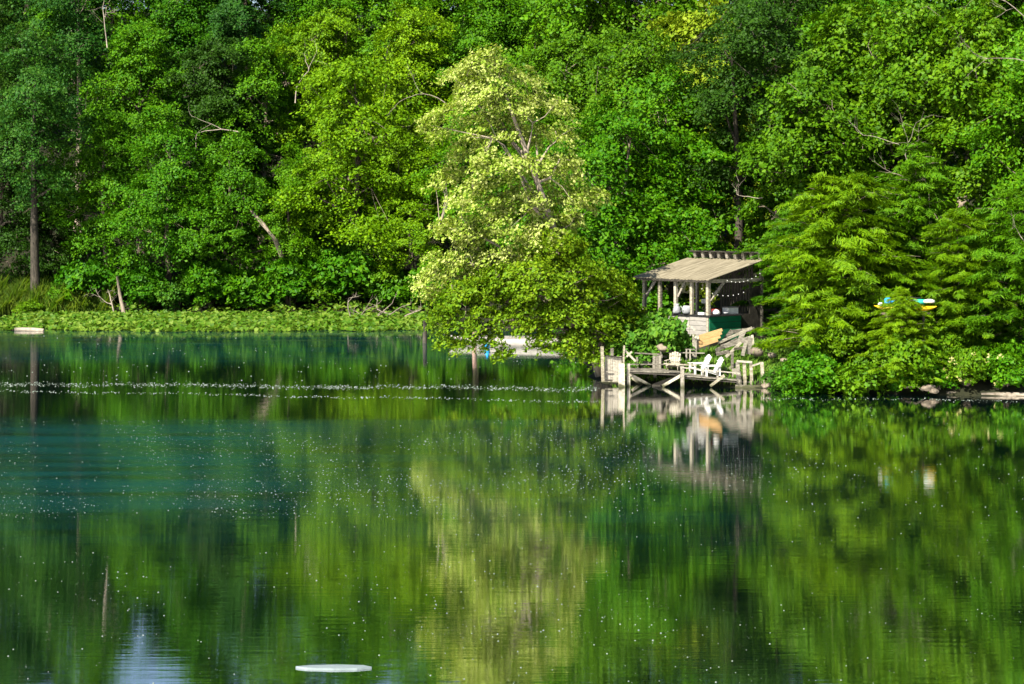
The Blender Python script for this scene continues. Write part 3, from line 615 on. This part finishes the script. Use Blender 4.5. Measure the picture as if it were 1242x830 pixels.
# what stands on the counter and hangs from the rafters
def on(u, v, dz=0): return Q(u, v, ZC + .015 + dz)
t = thing('sign_board', 'small white board standing inside the pavilion above a dark red box', 'sign', on(.9, 1.6))
MB().box(on(1.3, 1.9, .62), (.36, .03, .24), -th + R(90) - .6).build('board', M['white'], t); MB().bar(on(1.3, 1.93, 0), on(1.3, 1.93, .5), .05, .05).build('stand', M['wood'], t)
o = MB().box(on(.28, 1.25, .14), (.38, .3, .27), th).build('storage_box', M['red']); tag(o, 'dark red box on the counter behind the pale bowl', 'box')
t = thing('cooler', 'white cooler box at the far end of the green counter', 'cooler', on(.15, 2.5))
MB().box(on(.15, 2.45, .16), (.42, .75, .3), -th).build('body', M['white'], t); MB().box(on(.15, 2.45, .345), (.44, .77, .06), -th).build('lid', M['greypaint'], t)
o = MB().lathe(on(0, .75), [(.12, 0), (.22, .05), (.23, .12), (.15, .24), (.03, .29)], 14).build('covered_bowl', M['white'], smooth=True); tag(o, 'pale domed bowl on the counter right of the corner post', 'bowl')
o = MB().lathe(on(0, 1.75), [(.05, 0), (.13, .05), (.15, .12)], 12).build('small_bowl', M['metal'], smooth=True); tag(o, 'low grey bowl on the green counter before the cooler', 'bowl')
o = MB().box(on(.35, -.02, .07), (.42, .16, .12), -th).build('folded_cloth', M['white']); tag(o, 'white folded cloth on the counter just left of the corner post', 'cloth')
p = W(847.5, 397, 101.5)
t = thing('metal_pot', 'round grey metal pot leaning against the grey panel', 'pot', p)
MB().lathe(on(1.15, -.12), [(.16, 0), (.24, .1), (.25, .3), (.2, .42), (.18, .44)], 14).build('body', M['metal'], t, True); MB().tube([on(1.15, -.36, .3), on(1.15, -.48, .2), on(1.15, -.36, .1)], .02, 6).build('handle', M['metal'], t)
t = thing('metal_jug', 'tall grey metal jug with a spout beside the round pot', 'jug', on(1.75, -.12))
MB().lathe(on(1.72, -.12), [(.2, 0), (.23, .1), (.18, .34), (.1, .42), (.13, .52)], 14).build('body', M['metal'], t, True); MB().tube([on(1.5, -.12, .4), on(1.42, -.12, .3), on(1.5, -.12, .12)], .022, 6).build('handle', M['metal'], t)
for nm, lab, a, b, sag, nb in (('string_lights', 'string of small white bulbs under the roof edge', Q(-.1, 1.5, 5.05), Q(-.1, 5.2, 5.4), .3, 9), ('string_lights', 'lower string of small white bulbs hanging across the dark inside', Q(1.2, 1.2, 4.62), Q(.5, 5.2, 4.5), .42, 10)):
    t = thing(nm, lab, 'string lights', a, 'strings of bulbs in the pavilion'); pts = []
    for k in range(nb * 2 + 1):
        f = k / (nb * 2); p = a.lerp(b, f); p.z -= sag * 4 * f * (1 - f); pts.append(p)
    MB().tube(pts, .008, 4).build('wire', M['black'], t)
    for p in pts[1::2]: MB().lathe(p - up * .1, [(.008, 0), (.026, .018), (.022, .04), (.008, .055)], 8).build('bulb', M['bulb'], t, True)

# ------------------------------------------------------------------ landing stage: px/py are photo positions, the third number its distance
def D8(u, v): return 720 + u / 5.645, 380 + v / 5.645
def wp(u, v, Y): return W(*D8(u, v), Y)
def plankbar(u0, v0, u1, v1, Y, w, t=.05, Y2=None, mat='wood', nm='board', parent=None, upv=(0, 1, 0)):
    return MB().bar(wp(u0, v0, Y), wp(u1, v1, Y2 or Y), w, t, upv).build(nm, M[mat], parent)
dk = thing('landing_stage', 'crooked weathered plank landing stage on posts in the water', 'dock', wp(600, 490, 97.5))
def deckslab(uv0, uv1, Yf, Yb, th_, nm, nrow):
    mb = MB(); a, b = wp(*uv0, Yf), wp(*uv1, Yf); n_ = Vector((0, (Yb - Yf) / nrow, 0))
    for i in range(nrow):
        mb.bar(a + n_ * (i + .5) + Vector((0, 0, .01 * math.sin(i * 2.1))), b + n_ * (i + .5) + Vector((0, 0, .012 * math.cos(i * 1.7))), n_.y - .015, th_, (0, 0, 1))
    return mb.build(nm, M['wood'], dk)
deckslab((245, 398), (600, 412), 97.0, 99.3, .05, 'deck', 10); deckslab((590, 428), (985, 462), 96.6, 99.0, .05, 'deck', 10)
plankbar(245, 408, 600, 424, 97.0, .14, .05, mat='darkwood', nm='joist', parent=dk, upv=(0, 0, 1)); plankbar(590, 442, 985, 474, 96.6, .16, .05, mat='darkwood', nm='joist', parent=dk, upv=(0, 0, 1))
plankbar(245, 405, 600, 418, 99.2, .16, .06, mat='darkwood', nm='joist', parent=dk, upv=(0, 0, 1)); plankbar(590, 436, 985, 466, 98.9, .16, .06, mat='darkwood', nm='joist', parent=dk, upv=(0, 0, 1))
for u, v0, v1, Y, w, mt in [(190, 345, 520, 96.9, .3, 'wood2'), (238, 345, 520, 97.1, .16, 'wood'), (606, 362, 520, 96.5, .17, 'wood'), (700, 436, 515, 98.5, .16, 'wood'), (420, 415, 515, 98.8, .16, 'wood'), (960, 380, 505, 97.6, .18, 'wood'), (885, 455, 515, 98.9, .16, 'wood')]:
    plankbar(u + 2, v1, u, v0, Y, w, w * .9, mat=mt, nm='post', parent=dk, upv=(0, 1, 0))
plankbar(204, 350, 209, 222, 96.85, .09, .05, mat='wood2', nm='upright', parent=dk)
plankbar(212, 252, 288, 330, 96.95, .1, .04, mat='wood2', nm='brace', parent=dk)
for a in [(250, 420, 392, 497, 97.6), (600, 425, 470, 500, 96.75), (262, 440, 350, 505, 98.4), (560, 440, 640, 505, 98.5)]: plankbar(*a, .14, .05, mat='wood2', nm='brace', parent=dk)
plankbar(402, 500, 590, 432, 97.4, .2, .05, mat='darkwood', nm='brace', parent=dk); plankbar(895, 425, 798, 500, 96.45, .13, .05, mat='wood2', nm='brace', parent=dk)
plankbar(480, 345, 705, 357, 96.6, .1, .06, mat='wood2', nm='rail', parent=dk, upv=(0, 0, 1)); plankbar(600, 372, 1000, 412, 96.45, .13, .05, mat='wood', nm='rail', parent=dk, upv=(0, 0, 1))
plankbar(240, 350, 480, 351, 98.6, .06, .05, mat='wood', nm='rail', parent=dk, upv=(0, 0, 1))
for u in (330, 412, 432, 452): plankbar(u, 398, u + 2, 290 if u > 400 else 330, 99.2, .13, .04, mat='wood', nm='upright', parent=dk)
plankbar(280, 272, 455, 282, 99.25, .1, .06, mat='wood', nm='rail', parent=dk, upv=(0, 0, 1))
plankbar(470, 268, 760, 274, 99.7, .07, .05, mat='wood', nm='rail', parent=dk, upv=(0, 0, 1))
for u in (635, 660): plankbar(u, 330, u, 245, 99.7, .08, .05, mat='wood', nm='upright', parent=dk)
plankbar(625, 247, 690, 248, 99.72, .06, .05, mat='wood', nm='rail', parent=dk, upv=(0, 0, 1))
for a in [(300, 400, 297, 300, 99.0, .09), (348, 402, 352, 268, 99.4, .08), (470, 404, 462, 262, 99.5, .11), (556, 402, 548, 300, 99.6, .09), (520, 300, 528, 250, 99.8, .09), (655, 420, 660, 372, 98.6, .1), (752, 436, 748, 392, 96.7, .09), (850, 448, 846, 404, 96.6, .09), (915, 452, 905, 372, 98.2, .12), (225, 300, 262, 262, 98.0, .08)]:
    plankbar(*a, .05, mat='wood2' if a[0] % 2 else 'wood', nm='upright', parent=dk)
for a in [(300, 330, 455, 352, 99.3), (455, 300, 600, 286, 99.9), (640, 436, 780, 500, 97.9), (700, 505, 840, 462, 98.3), (285, 500, 400, 440, 98.9), (860, 420, 985, 345, 98.4)]: plankbar(*a, .11, .05, mat='wood', nm='brace', parent=dk)
# retaining crib at the left end
rw = thing('retaining_wall', 'grey board retaining wall at the left end of the landing stage', 'wall', wp(120, 462, 97.8))
plankbar(64, 470, 58, 228, 97.6, .15, .13, mat='wood2', nm='post', parent=rw); plankbar(128, 465, 126, 240, 98.2, .14, .12, mat='wood', nm='post', parent=rw)
mb = MB()
for k in range(9): mb.bar(wp(82 + k * 13, 470 + k * .6, 97.8), wp(82 + k * 13 + math.sin(k * 2) * 1.5, 296 + 4 * math.sin(k * 3.1), 97.8), .085, .04, (0, 1, 0))
mb.build('boards', M['wood'], rw)
plankbar(74, 290, 200, 306, 97.72, .09, .06, mat='darkwood', nm='cap', parent=rw, upv=(0, 0, 1)); plankbar(60, 458, 130, 461, 97.6, .08, .06, mat='darkwood', nm='sill', parent=rw, upv=(0, 0, 1))
plankbar(70, 400, 130, 402, 97.68, .05, .05, mat='wood', nm='cap', parent=rw, upv=(0, 0, 1))
# fence at the right end
fe = thing('fence', 'short grey post fence at the right end of the landing stage', 'fence', wp(1070, 500, 96.8))
for u, v0, w in [(985, 335, .17), (1030, 335, .15), (1076, 340, .14), (1152, 335, .15), (1000, 400, .1)]: plankbar(u + 8, 512, u, v0, 96.7 if u < 1100 else 96.5, w, w * .8, mat='wood2' if u > 1010 else 'wood', nm='post', parent=fe)
plankbar(980, 328, 1085, 336, 96.6, .08, .1, mat='wood', nm='rail', parent=fe, upv=(0, 0, 1)); plankbar(1088, 360, 1150, 338, 96.6, .07, .08, mat='wood', nm='rail', parent=fe, upv=(0, 0, 1))
plankbar(970, 500, 1170, 506, 96.4, .1, .14, mat='wood', nm='sill', parent=fe, upv=(0, 0, 1)); plankbar(985, 470, 1160, 476, 96.85, .07, .07, mat='wood', nm='rail', parent=fe, upv=(0, 0, 1))
for a, lab in (((690, 310, 690, 142, 100.2, .22), 'thick grey gate post standing left of the tan planks'),):
    o = plankbar(*a, .2, mat='wood', nm='post_stump'); tag(o, lab, 'post')
o = plankbar(610, 210, 684, 178, 100.3, .16, .06, mat='wood', nm='leaning_board'); tag(o, 'short grey board leaning against the thick gate post', 'board')
o = plankbar(948, 400, 950, 268, 98.2, .12, .1, mat='wood', nm='mooring_post'); tag(o, 'slim pale post standing right behind the white chairs', 'post')

# chairs
def adirondack(name, label, mat, loc, rz, s=1.0):
    t = thing(name, label, 'chair', loc, 'garden chairs on the landing stage', world_parts=False); t.rotation_euler = (0, 0, rz); t.scale = (s, s, s); m_ = M[mat]
    def pc(nm, mb): mb.build(nm, m_, t)
    mb = MB()                                                      # faces -x
    for k in range(6): mb.bar((-.30 + k * .105, -.27, .37 - k * .028), (-.30 + k * .105, .27, .37 - k * .028), .09, .022)
    pc('seat', mb); mb = MB()
    for k in range(5):
        y = -.22 + k * .11; mb.bar((.22, y, .22), (.58, y * 1.12, 1.0 - .035 * abs(k - 2) ** 1.5), .1, .022, (1, 0, 0))
    mb.bar((.33, -.26, .5), (.33, .26, .5), .07, .03); mb.bar((.47, -.26, .8), (.47, .26, .8), .06, .03); pc('backrest', mb)
    for y in (-.33, .33):
        pc('arm', MB().bar((-.42, y, .58), (.42, y * .95, .58), .14, .025)); pc('leg', MB().bar((-.32, y * .9, 0), (-.32, y * .9, .565), .1, .035, (0, 1, 0)))
        pc('leg', MB().bar((-.4, y * .82, .35), (.62, y * .82, .03), .11, .03)); pc('leg', MB().bar((.38, y * .86, .1), (.38, y * .86, .565), .07, .035, (0, 1, 0)))
    return t
def deck_z(u): return wp(u, 425 + (u - 590) * .086, 97.6).z + .04
p = wp(715, 400, 97.9); adirondack('garden_chair', 'white slatted garden chair nearer the thin mooring post', 'white', (wp(800, 400, 97.5).x, 97.5, .40), .28)
adirondack('garden_chair', 'white slatted garden chair left of the other white one', 'white', (wp(718, 400, 98.3).x, 98.3, .46), .34)
adirondack('garden_chair', 'weathered grey garden chair at the left of the white chairs', 'wood2', (wp(545, 400, 98.4).x, 98.4, .62), R(75), .95)

# lumber, scrap boards, stones on the slope
GL = 'tan planks stacked below the green counter'
for i, (a, lab) in enumerate([((722, 160, 880, 113), 'topmost tan plank of the stack below the green counter'), ((724, 180, 876, 135), 'second tan plank from the top of the stack below the green counter'), ((720, 203, 866, 160), 'third tan plank from the top of the stack below the green counter'), ((722, 226, 850, 184), 'lowest tan plank of the stack below the green counter')]):
    o = plankbar(*a, 100.6 - i * .16, .13, .26, mat='plank', nm='plank', upv=(0, 1, 0)); tag(o, lab, 'plank', GL)
GB = 'grey scrap boards heaped right of the tan planks'
sb = [((850, 205, 1085, 100), 100.3, 'long pale scrap board lying along the top of the heap'), ((835, 258, 985, 178), 99.8, 'broad scrap board slanting down the front of the heap'), ((875, 232, 1080, 170), 100.0, 'scrap board crossing the middle of the heap'), ((905, 300, 1010, 200), 99.4, 'short scrap board sloping towards the slim pale post'),
      ((930, 130, 1100, 108), 100.8, 'grey scrap board pointing right behind the top of the heap'), ((1060, 280, 1075, 165), 99.6, 'upright scrap board at the right side of the heap'), ((1098, 285, 1086, 150), 100.0, 'thin upright scrap board outermost at the right of the heap'), ((1020, 290, 1045, 185), 99.5, 'upright scrap board in the middle right of the heap'),
      ((900, 180, 950, 120), 100.9, 'dark scrap board sticking up at the left of the heap'), ((960, 245, 1110, 225), 99.3, 'low scrap board lying near level at the foot of the heap'), ((840, 280, 930, 262), 99.0, 'small scrap board lying in the grass behind the white chairs'), ((985, 215, 1035, 110), 100.6, 'steep scrap board leaning in the centre of the heap')]
for i, (a, Y, lab) in enumerate(sb):
    o = plankbar(*a, Y, .13 + .05 * (i % 3), .04, Y + .5 * math.sin(i * 2.3), mat='wood' if i % 3 else 'wood2', nm='scrap_board', upv=(.2, 1, .3)); tag(o, lab, 'board', GB)
def rock(p, r, seed, label, group='stones along the bank', sq=.72, nm='boulder'):
    rng = np.random.default_rng(seed); import bmesh
    bm = bmesh.new(); bmesh.ops.create_icosphere(bm, subdivisions=3, radius=1)
    k = rng.normal(0, 1, (5, 3)); ph = rng.random(5) * 6
    for v in bm.verts:
        s = 1 + sum(.07 * math.sin(2.1 * float(np.dot(k[j], v.co)) + ph[j]) for j in range(5)); v.co = Vector((v.co.x * r * s * 1.25, v.co.y * r * s, v.co.z * r * s * sq))
    me = bpy.data.meshes.new(nm); bm.to_mesh(me); bm.free(); me.materials.append(M['stone']); me.polygons.foreach_set('use_smooth', [True] * len(me.polygons))
    o = bpy.data.objects.new(nm, me); C.objects.link(o); o.location = p; return tag(o, label, 'stone', group)
for px, py, Y, r, lab in [(1126, 470, 92.3, .24, 'rounded pale boulder at the waterline, larger of the pair near the flowering shrub'), (1133, 474.5, 92.1, .18, 'low boulder touching the right side of the larger pale boulder at the waterline'), (804, 422, 99.6, .3, 'flat pinkish stone behind the landing stage under the blossoms'), (790, 462, 99.0, .3, 'wet stone in the dark under the left of the landing stage'),
        (836, 463, 98.7, .42, 'wide pale stone under the middle of the landing stage'), (856, 466, 98.4, .33, 'pale stone under the right half of the landing stage'), (818, 465, 98.6, .26, 'small stone under the landing stage near its middle post'), (936, 431, 98.6, .2, 'stone on the slope right of the scrap heap'), (951, 437, 97.9, .16, 'smaller stone low on the grass at the edge of the feathery tree'), (936, 457, 96.6, .3, 'brownish stone on the bank behind the short fence'),
        (917, 427, 99.0, .3, 'stone at the foot of the scrap heap'), (929, 468, 96.2, .2, 'stone at the waterline right of the short fence')]:
    rock(W(px, py, Y), r, px, lab)

# kayaks and things on their rack among the feathery trees
def kayak(name, label, a, b, w, mat):
    a, b = Vector(a), Vector(b); t = thing(name, label, 'kayak', (a + b) / 2, 'kayaks on the right bank'); d = (b - a); mb = MB(); n = 10; m_ = 13; V = []; Fc = []
    side = d.normalized().cross(up)
    for i in range(m_):
        f = i / (m_ - 1); k = max(math.sin(math.pi * f), .02) ** .55; c = a + d * f + up * (.12 * (2 * f - 1) ** 4)
        for j in range(n): an = 2 * math.pi * j / n; V.append(c + side * (math.cos(an) * w / 2 * k) + up * (math.sin(an) * .17 * k))
    for i in range(m_ - 1):
        for j in range(n): j2 = (j + 1) % n; Fc.append((i*n+j, i*n+j2, (i+1)*n+j2, (i+1)*n+j))
    Fc += [tuple(range(n)), tuple(reversed(range((m_-1)*n, m_*n)))]
    mb.add(V, Fc).build('hull', M[mat], t, True)
    c = a + d * .48 + up * .165; MB().lathe(c, [(.22, 0), (.24, .03), (.2, .05)], 14, 1.7, .85).build('cockpit_rim', M['black'], t); return t
YK = 95.1
kayak('kayak', 'yellow kayak glimpsed between the feathery trees on the right bank', W(1060, 374, YK), W(1136, 375, YK - .6), .62, 'yellow')
kayak('kayak', 'teal kayak lying behind the yellow kayak', W(1090, 366, YK + .7), W(1128, 367, YK + .3), .5, 'teal')
t = thing('kayak_rack', 'wooden trestle under the yellow kayak', 'rack', (W(1095, 400, YK).x, YK, gz(W(1095, 400, YK).x, YK)))
for px in (1075, 1120):
    p = W(px, 380, YK - .3); MB().bar((p.x, YK - .3, -.3), p, .1, .1).build('post', M['bark'], t)
MB().bar(W(1068, 380.3, YK - .3), W(1128, 380.3, YK - .4), .1, .08).build('crossbar', M['bark'], t)
o = MB().lathe(W(1077, 369, YK - .35), [(.12, 0), (.17, .04), (.17, .24), (.1, .3)], 12).build('water_barrel', M['bluep'], smooth=True); tag(o, 'bright blue barrel standing on the left half of the yellow kayak', 'barrel', 'barrels by the kayaks')
o = MB().lathe(W(1083, 369, YK - .3), [(.12, 0), (.15, .04), (.15, .2), (.09, .24)], 12).build('water_barrel', M['bluep'], smooth=True); tag(o, 'smaller blue barrel to the right of the taller blue one', 'barrel', 'barrels by the kayaks')
o = MB().lathe(W(1068, 371, YK - .3), [(.09, 0), (.13, .04), (.12, .11), (.04, .16)], 12).build('white_tub', M['white'], smooth=True); tag(o, 'pale tub at the left tip of the yellow kayak', 'tub')
o = MB().lathe(W(1127, 367.5, YK - .45), [(.12, 0), (.16, .04), (.14, .13), (.05, .18)], 12, 1.8, .8).build('tarp_bundle', M['white'], smooth=True); tag(o, 'whitish tarp bundle lying at the right end of the yellow kayak', 'bundle')

# ------------------------------------------------------------------ dead wood, bare trunks, floating things
def branches(seed, root, d, length, r, depth=3, mb=None, spread=.7):
    rng = np.random.default_rng(seed); mb = mb or MB()
    def grow(p, d, L, r, k):
        pts = [p]; dd = Vector(d)
        for _ in range(5):
            dd = (dd + Vector(rng.normal(0, .16, 3))).normalized(); pts.append(pts[-1] + dd * L / 5)
        mb.tube(pts, [r * (1 - .09 * j) for j in range(6)] if k else [r * (1 - .17 * j) for j in range(6)], 6); q, e = pts[2], pts[-1]; d = dd
        if k:
            for _ in range(2 + (rng.random() < .5)):
                s = pts[2 + int(rng.random() * 4)]; grow(s if rng.random() < .6 else e, (d + Vector(rng.normal(0, spread, 3))).normalized(), L * (.5 + .2 * rng.random()), r * .5, k - 1)
    grow(Vector(root), Vector(d).normalized(), length, r, depth); return mb
def dead(name, label, seed, root, d, L, r, depth=3, mat='deadwood', cat='dead tree', spread=.6, group=None):
    o = branches(seed, root, d, L, r, depth, spread=spread).build(name, M[mat], smooth=True); return tag(o, label, cat, group)
GD = 'bare dead wood among the trees'
dead('dead_shrub', 'dead grey twiggy shrub on the far bank at the left, behind the lilies', 1, W(138, 383, 157.2), (-.15, 0, 1), 2.2, .07, 4, spread=.8)
o = MB().tube([W(150, 380, 157), W(146, 360, 157.2), W(142, 335, 157.4)], [.16, .14, .1], 8).build('dead_snag', M['palebark'], smooth=True); tag(o, 'short pale leaning trunk beside the dead grey shrub', 'tree trunk')
o = MB().tube([W(345, 318, 160.5), W(334, 292, 157.6), W(320, 273, 157.4), W(300, 250, 161)], [.22, .19, .17, .1], 8).build('broken_snag', M['palebark'], smooth=True); tag(o, 'pale snapped trunk sticking out of the foliage above the far bank', 'tree trunk')
for i, (px, py, Y, d, L, lab) in enumerate([(358, 125, 163, (.15, -.1, 1), 3.2, 'bare pale forked leader left of the big bright tree'), (290, 160, 164, (-1, -.15, .25), 3.6, 'dead white limb reaching left across the dark trees'), (545, 130, 108, (-.8, -.2, .6), 2.0, 'bare grey limb pointing up left from the pale cream tree'),
        (130, 58, 165, (-.05, 0, 1), 4.2, 'pale bare stem high at the upper left'), (1125, 245, 103, (-.35, -.2, 1), 3.4, 'bare pale sapling leaning left on the upper right'), (1108, 245, 102.6, (-.2, -.2, 1), 2.6, 'shorter bare sapling beside the leaning pale one'), (925, 240, 112, (-.9, -.3, .15), 1.4, 'grey twiggy dead branch above the right of the pavilion'),
        (1260, 30, 100, (-1, -.1, .35), 2.6, 'bare grey branch reaching in at the upper right corner'), (1255, 75, 100, (-1, -.1, .05), 2.4, 'bare branch reaching in from the right edge below the corner one'), (1250, 315, 95.5, (-.4, -.2, .9), 1.6, 'bare twig at the right edge above the floating log')]):
    dead('dead_branch', lab, 220 + i, W(px, py, Y), d, L, .05 if Y > 150 else .03, 3, cat='branch', group=GD)
t = None
for i in range(7):
    dead('dead_branch', ['outermost left', 'second', 'third', 'fourth', 'fifth', 'sixth', 'outermost right'][i] + ' dead branch of the grey heap behind the right end of the lily bed', 60 + i, W(425 + i * 11, 384, 151 + (i % 3)), (math.sin(i * 2.2), -.2, .45), 1.5, .06, 2, cat='branch', group='dead branches heaped by the lily bed', spread=.8)
o = MB().tube([W(18, 400.3, 140.4), W(28, 399.5, 140.4), W(42, 400, 140.2), W(53, 400.6, 140.1)], [.16, .13, .14, .1], 8).build('driftwood_log', M['deadwood'], smooth=True); tag(o, 'bleached driftwood log at the edge of the lily bed on the left', 'log')
o = MB().tube([W(-6, 400, 141.8), W(10, 400, 141.6), W(18, 400.3, 141.5)], [.1, .12, .08], 8).build('driftwood_log', M['bark'], smooth=True); tag(o, 'dark log left of the bleached driftwood log', 'log')
o = MB().tube([W(1190, 480, 92.4), W(1220, 479.6, 92.3), W(1262, 480, 92.2)], [.13, .15, .14], 8).build('floating_log', M['deadwood'], smooth=True); tag(o, 'pale log lying along the waterline at the right edge', 'log')
o = MB().tube([W(1148, 477.5, 92.8), W(1175, 477.2, 92.9)], [.1, .08], 7).build('floating_log', M['deadwood'], smooth=True); tag(o, 'short log at the foot of the yellow flowering shrub', 'log')
o = MB().tube([W(965, 469, 94.6), W(990, 466.5, 94.6), W(1012, 470, 94.3)], [.06, .05, .03], 6).build('driftwood_branch', M['deadwood'], smooth=True); tag(o, 'thin grey branch arching over the waterline left of the boulders', 'branch')
o = MB().tube([W(1098, 470, 93), W(1112, 468, 92.8), W(1120, 474, 92.6)], [.03, .045, .05], 6).build('driftwood_branch', M['deadwood'], smooth=True); tag(o, 'curved grey root touching the left of the larger boulder', 'branch')
# boat hidden behind the drooping leaves
bt = thing('rowing_boat', 'pale boat moored behind the drooping leaves left of the landing', 'boat', W(620, 420, 126))
V = []; Fc = []; n = 9; m_ = 13; a, b = W(545, 416.5, 127), W(685, 417, 124)
for i in range(m_):
    f = i / (m_ - 1); kx = min(1, 1.25 * math.sin(math.pi * min(max(f, .03), .97)) ** .6); c = a.lerp(b, f)
    for j in range(n):
        an = math.pi * j / (n - 1); V.append(Vector((c.x, c.y - math.cos(an) * .8 * kx, .46 + .1 * (2 * f - 1) ** 2 - .6 * math.sin(an) ** .7 * kx)))
for i in range(m_ - 1):
    for j in range(n - 1): Fc.append((i*n+j, (i+1)*n+j, (i+1)*n+j+1, i*n+j+1))
for i in range(m_ - 1): Fc.append((i*n, i*n+n-1, (i+1)*n+n-1, (i+1)*n))
Fc.append(tuple(range(n))); Fc.append(tuple(reversed(range((m_-1)*n, m_*n))))
MB().add(V, Fc).build('hull', M['greypaint'], bt, True)
c = a.lerp(b, .5); MB().box((c.x, c.y, .53), ((b - a).x * .5, .9, .12)).build('seat_cover', M['greypaint'], bt)
for px, Y, h_, mt, lab in [(575, 122, 1.1, 'pink', 'pinkish mooring post in front of the pale boat'), (515, 128, 1.5, 'darkwood', 'dark mooring post at the left tip of the pale boat')]:
    x = X(px, Y); o = MB().tube([(x, Y, -.6), (x + .03, Y, h_)], [.16, .13], 10).build('mooring_post', M[mt], smooth=True); tag(o, lab, 'post')
x = X(591, 123); o = MB().lathe((x, 123, -.05), [(.08, 0), (.16, .1), (.17, .35), (.07, .5), (.04, .6)], 12).build('buoy', M['bluep'], smooth=True); tag(o, 'small pale blue buoy beside the pinkish mooring post', 'buoy')
fbx = X(405, 37.9); o = MB().add([(fbx + x_, 37.9 + y_, z_) for z_ in (-.02, .035) for x_, y_ in ((-.73, .02), (-.5, -.1), (0, -.16), (.45, -.13), (.72, -.02), (.55, .12), (.05, .17), (-.45, .12))], [tuple(reversed(range(8))), tuple(range(8, 16))] + [(i, (i + 1) % 8, 8 + (i + 1) % 8, 8 + i) for i in range(8)]).build('floating_board', M['pale_board']); tag(o, 'long white board floating in the foreground water', 'board')

# pollen, petals and fluff drifting on the lake
rng = np.random.default_rng(123); pts = []; rad = []
def scatter(n, f, r0, r1):
    for _ in range(n):
        p = f()
        if p is not None and land_d(p[0], p[1]) < -.2: pts.append(p); rad.append(r0 + (r1 * 1.25 - r0) * rng.random() ** 3.5)
def bandf(pa, pb, xa, xb, pw=1.0):
    def f():
        py = pa + (pb - pa) * rng.random() ** pw; Y = F * H / (py - HZ); px = rng.uniform(xa, xb); x = X(px, Y)
        if math.sin(x * .45 + Y * .17) + math.sin(x * .16 - Y * .5 + 2) + math.sin(x * 1.1 + Y * .4) * .6 + rng.normal(0, 1.3) < -.3: return None
        return (x, Y)
    return f
def linef(p0, p1, xa, xb, w):
    def f():
        px = rng.uniform(xa, xb); py = p0 + (p1 - p0) * (px - xa) / (xb - xa) + rng.normal(0, w) + .9 * math.sin(px / 47) + .5 * math.sin(px / 13); Y = F * H / (py - HZ); return (X(px, Y), Y)
    return f
scatter(1700, linef(465.5, 472, -20, 728, 1.4), .012, .032); scatter(450, linef(473.5, 487.5, -20, 728, .8), .015, .034); scatter(140, linef(483, 487, 925, 1260, .7), .015, .03)
scatter(8500, bandf(509, 630, -30, 800, 1.0), .004, .018); scatter(900, bandf(530, 600, 300, 1000), .006, .02); scatter(1500, bandf(620, 830, -30, 1270), .004, .016)
scatter(500, bandf(690, 780, 100, 820), .006, .018); scatter(1300, bandf(488, 620, 600, 1270), .006, .018); scatter(500, bandf(405, 465, -20, 730), .015, .035)
P = np.array([(p[0], p[1], .0) for p in pts]); r = np.array(rad); n = len(P)
oct_ = np.array([(1,0,.25),(0,1,.25),(-1,0,.25),(0,-1,.25),(0,0,1.0),(0,0,-.4)]); V = (P[:, None] + oct_[None] * r[:, None, None] * np.array([1.2, 1.2, .8])).reshape(-1, 3)
ft = np.array([(0,1,4),(1,2,4),(2,3,4),(3,0,4),(1,0,5),(2,1,5),(3,2,5),(0,3,5)]); T = (np.arange(n)[:, None, None] * 6 + ft[None]).reshape(-1, 3)
o = bpy.data.objects.new('drifting_pollen', tri_mesh('drifting_pollen', V, T, M['fleck'])); C.objects.link(o); kind(o, 'stuff'); tag(o, 'white flecks of pollen and fluff drifting on the lake surface', 'pollen flecks')

for o in bpy.data.objects:
    if '_w' in o: del o['_w']
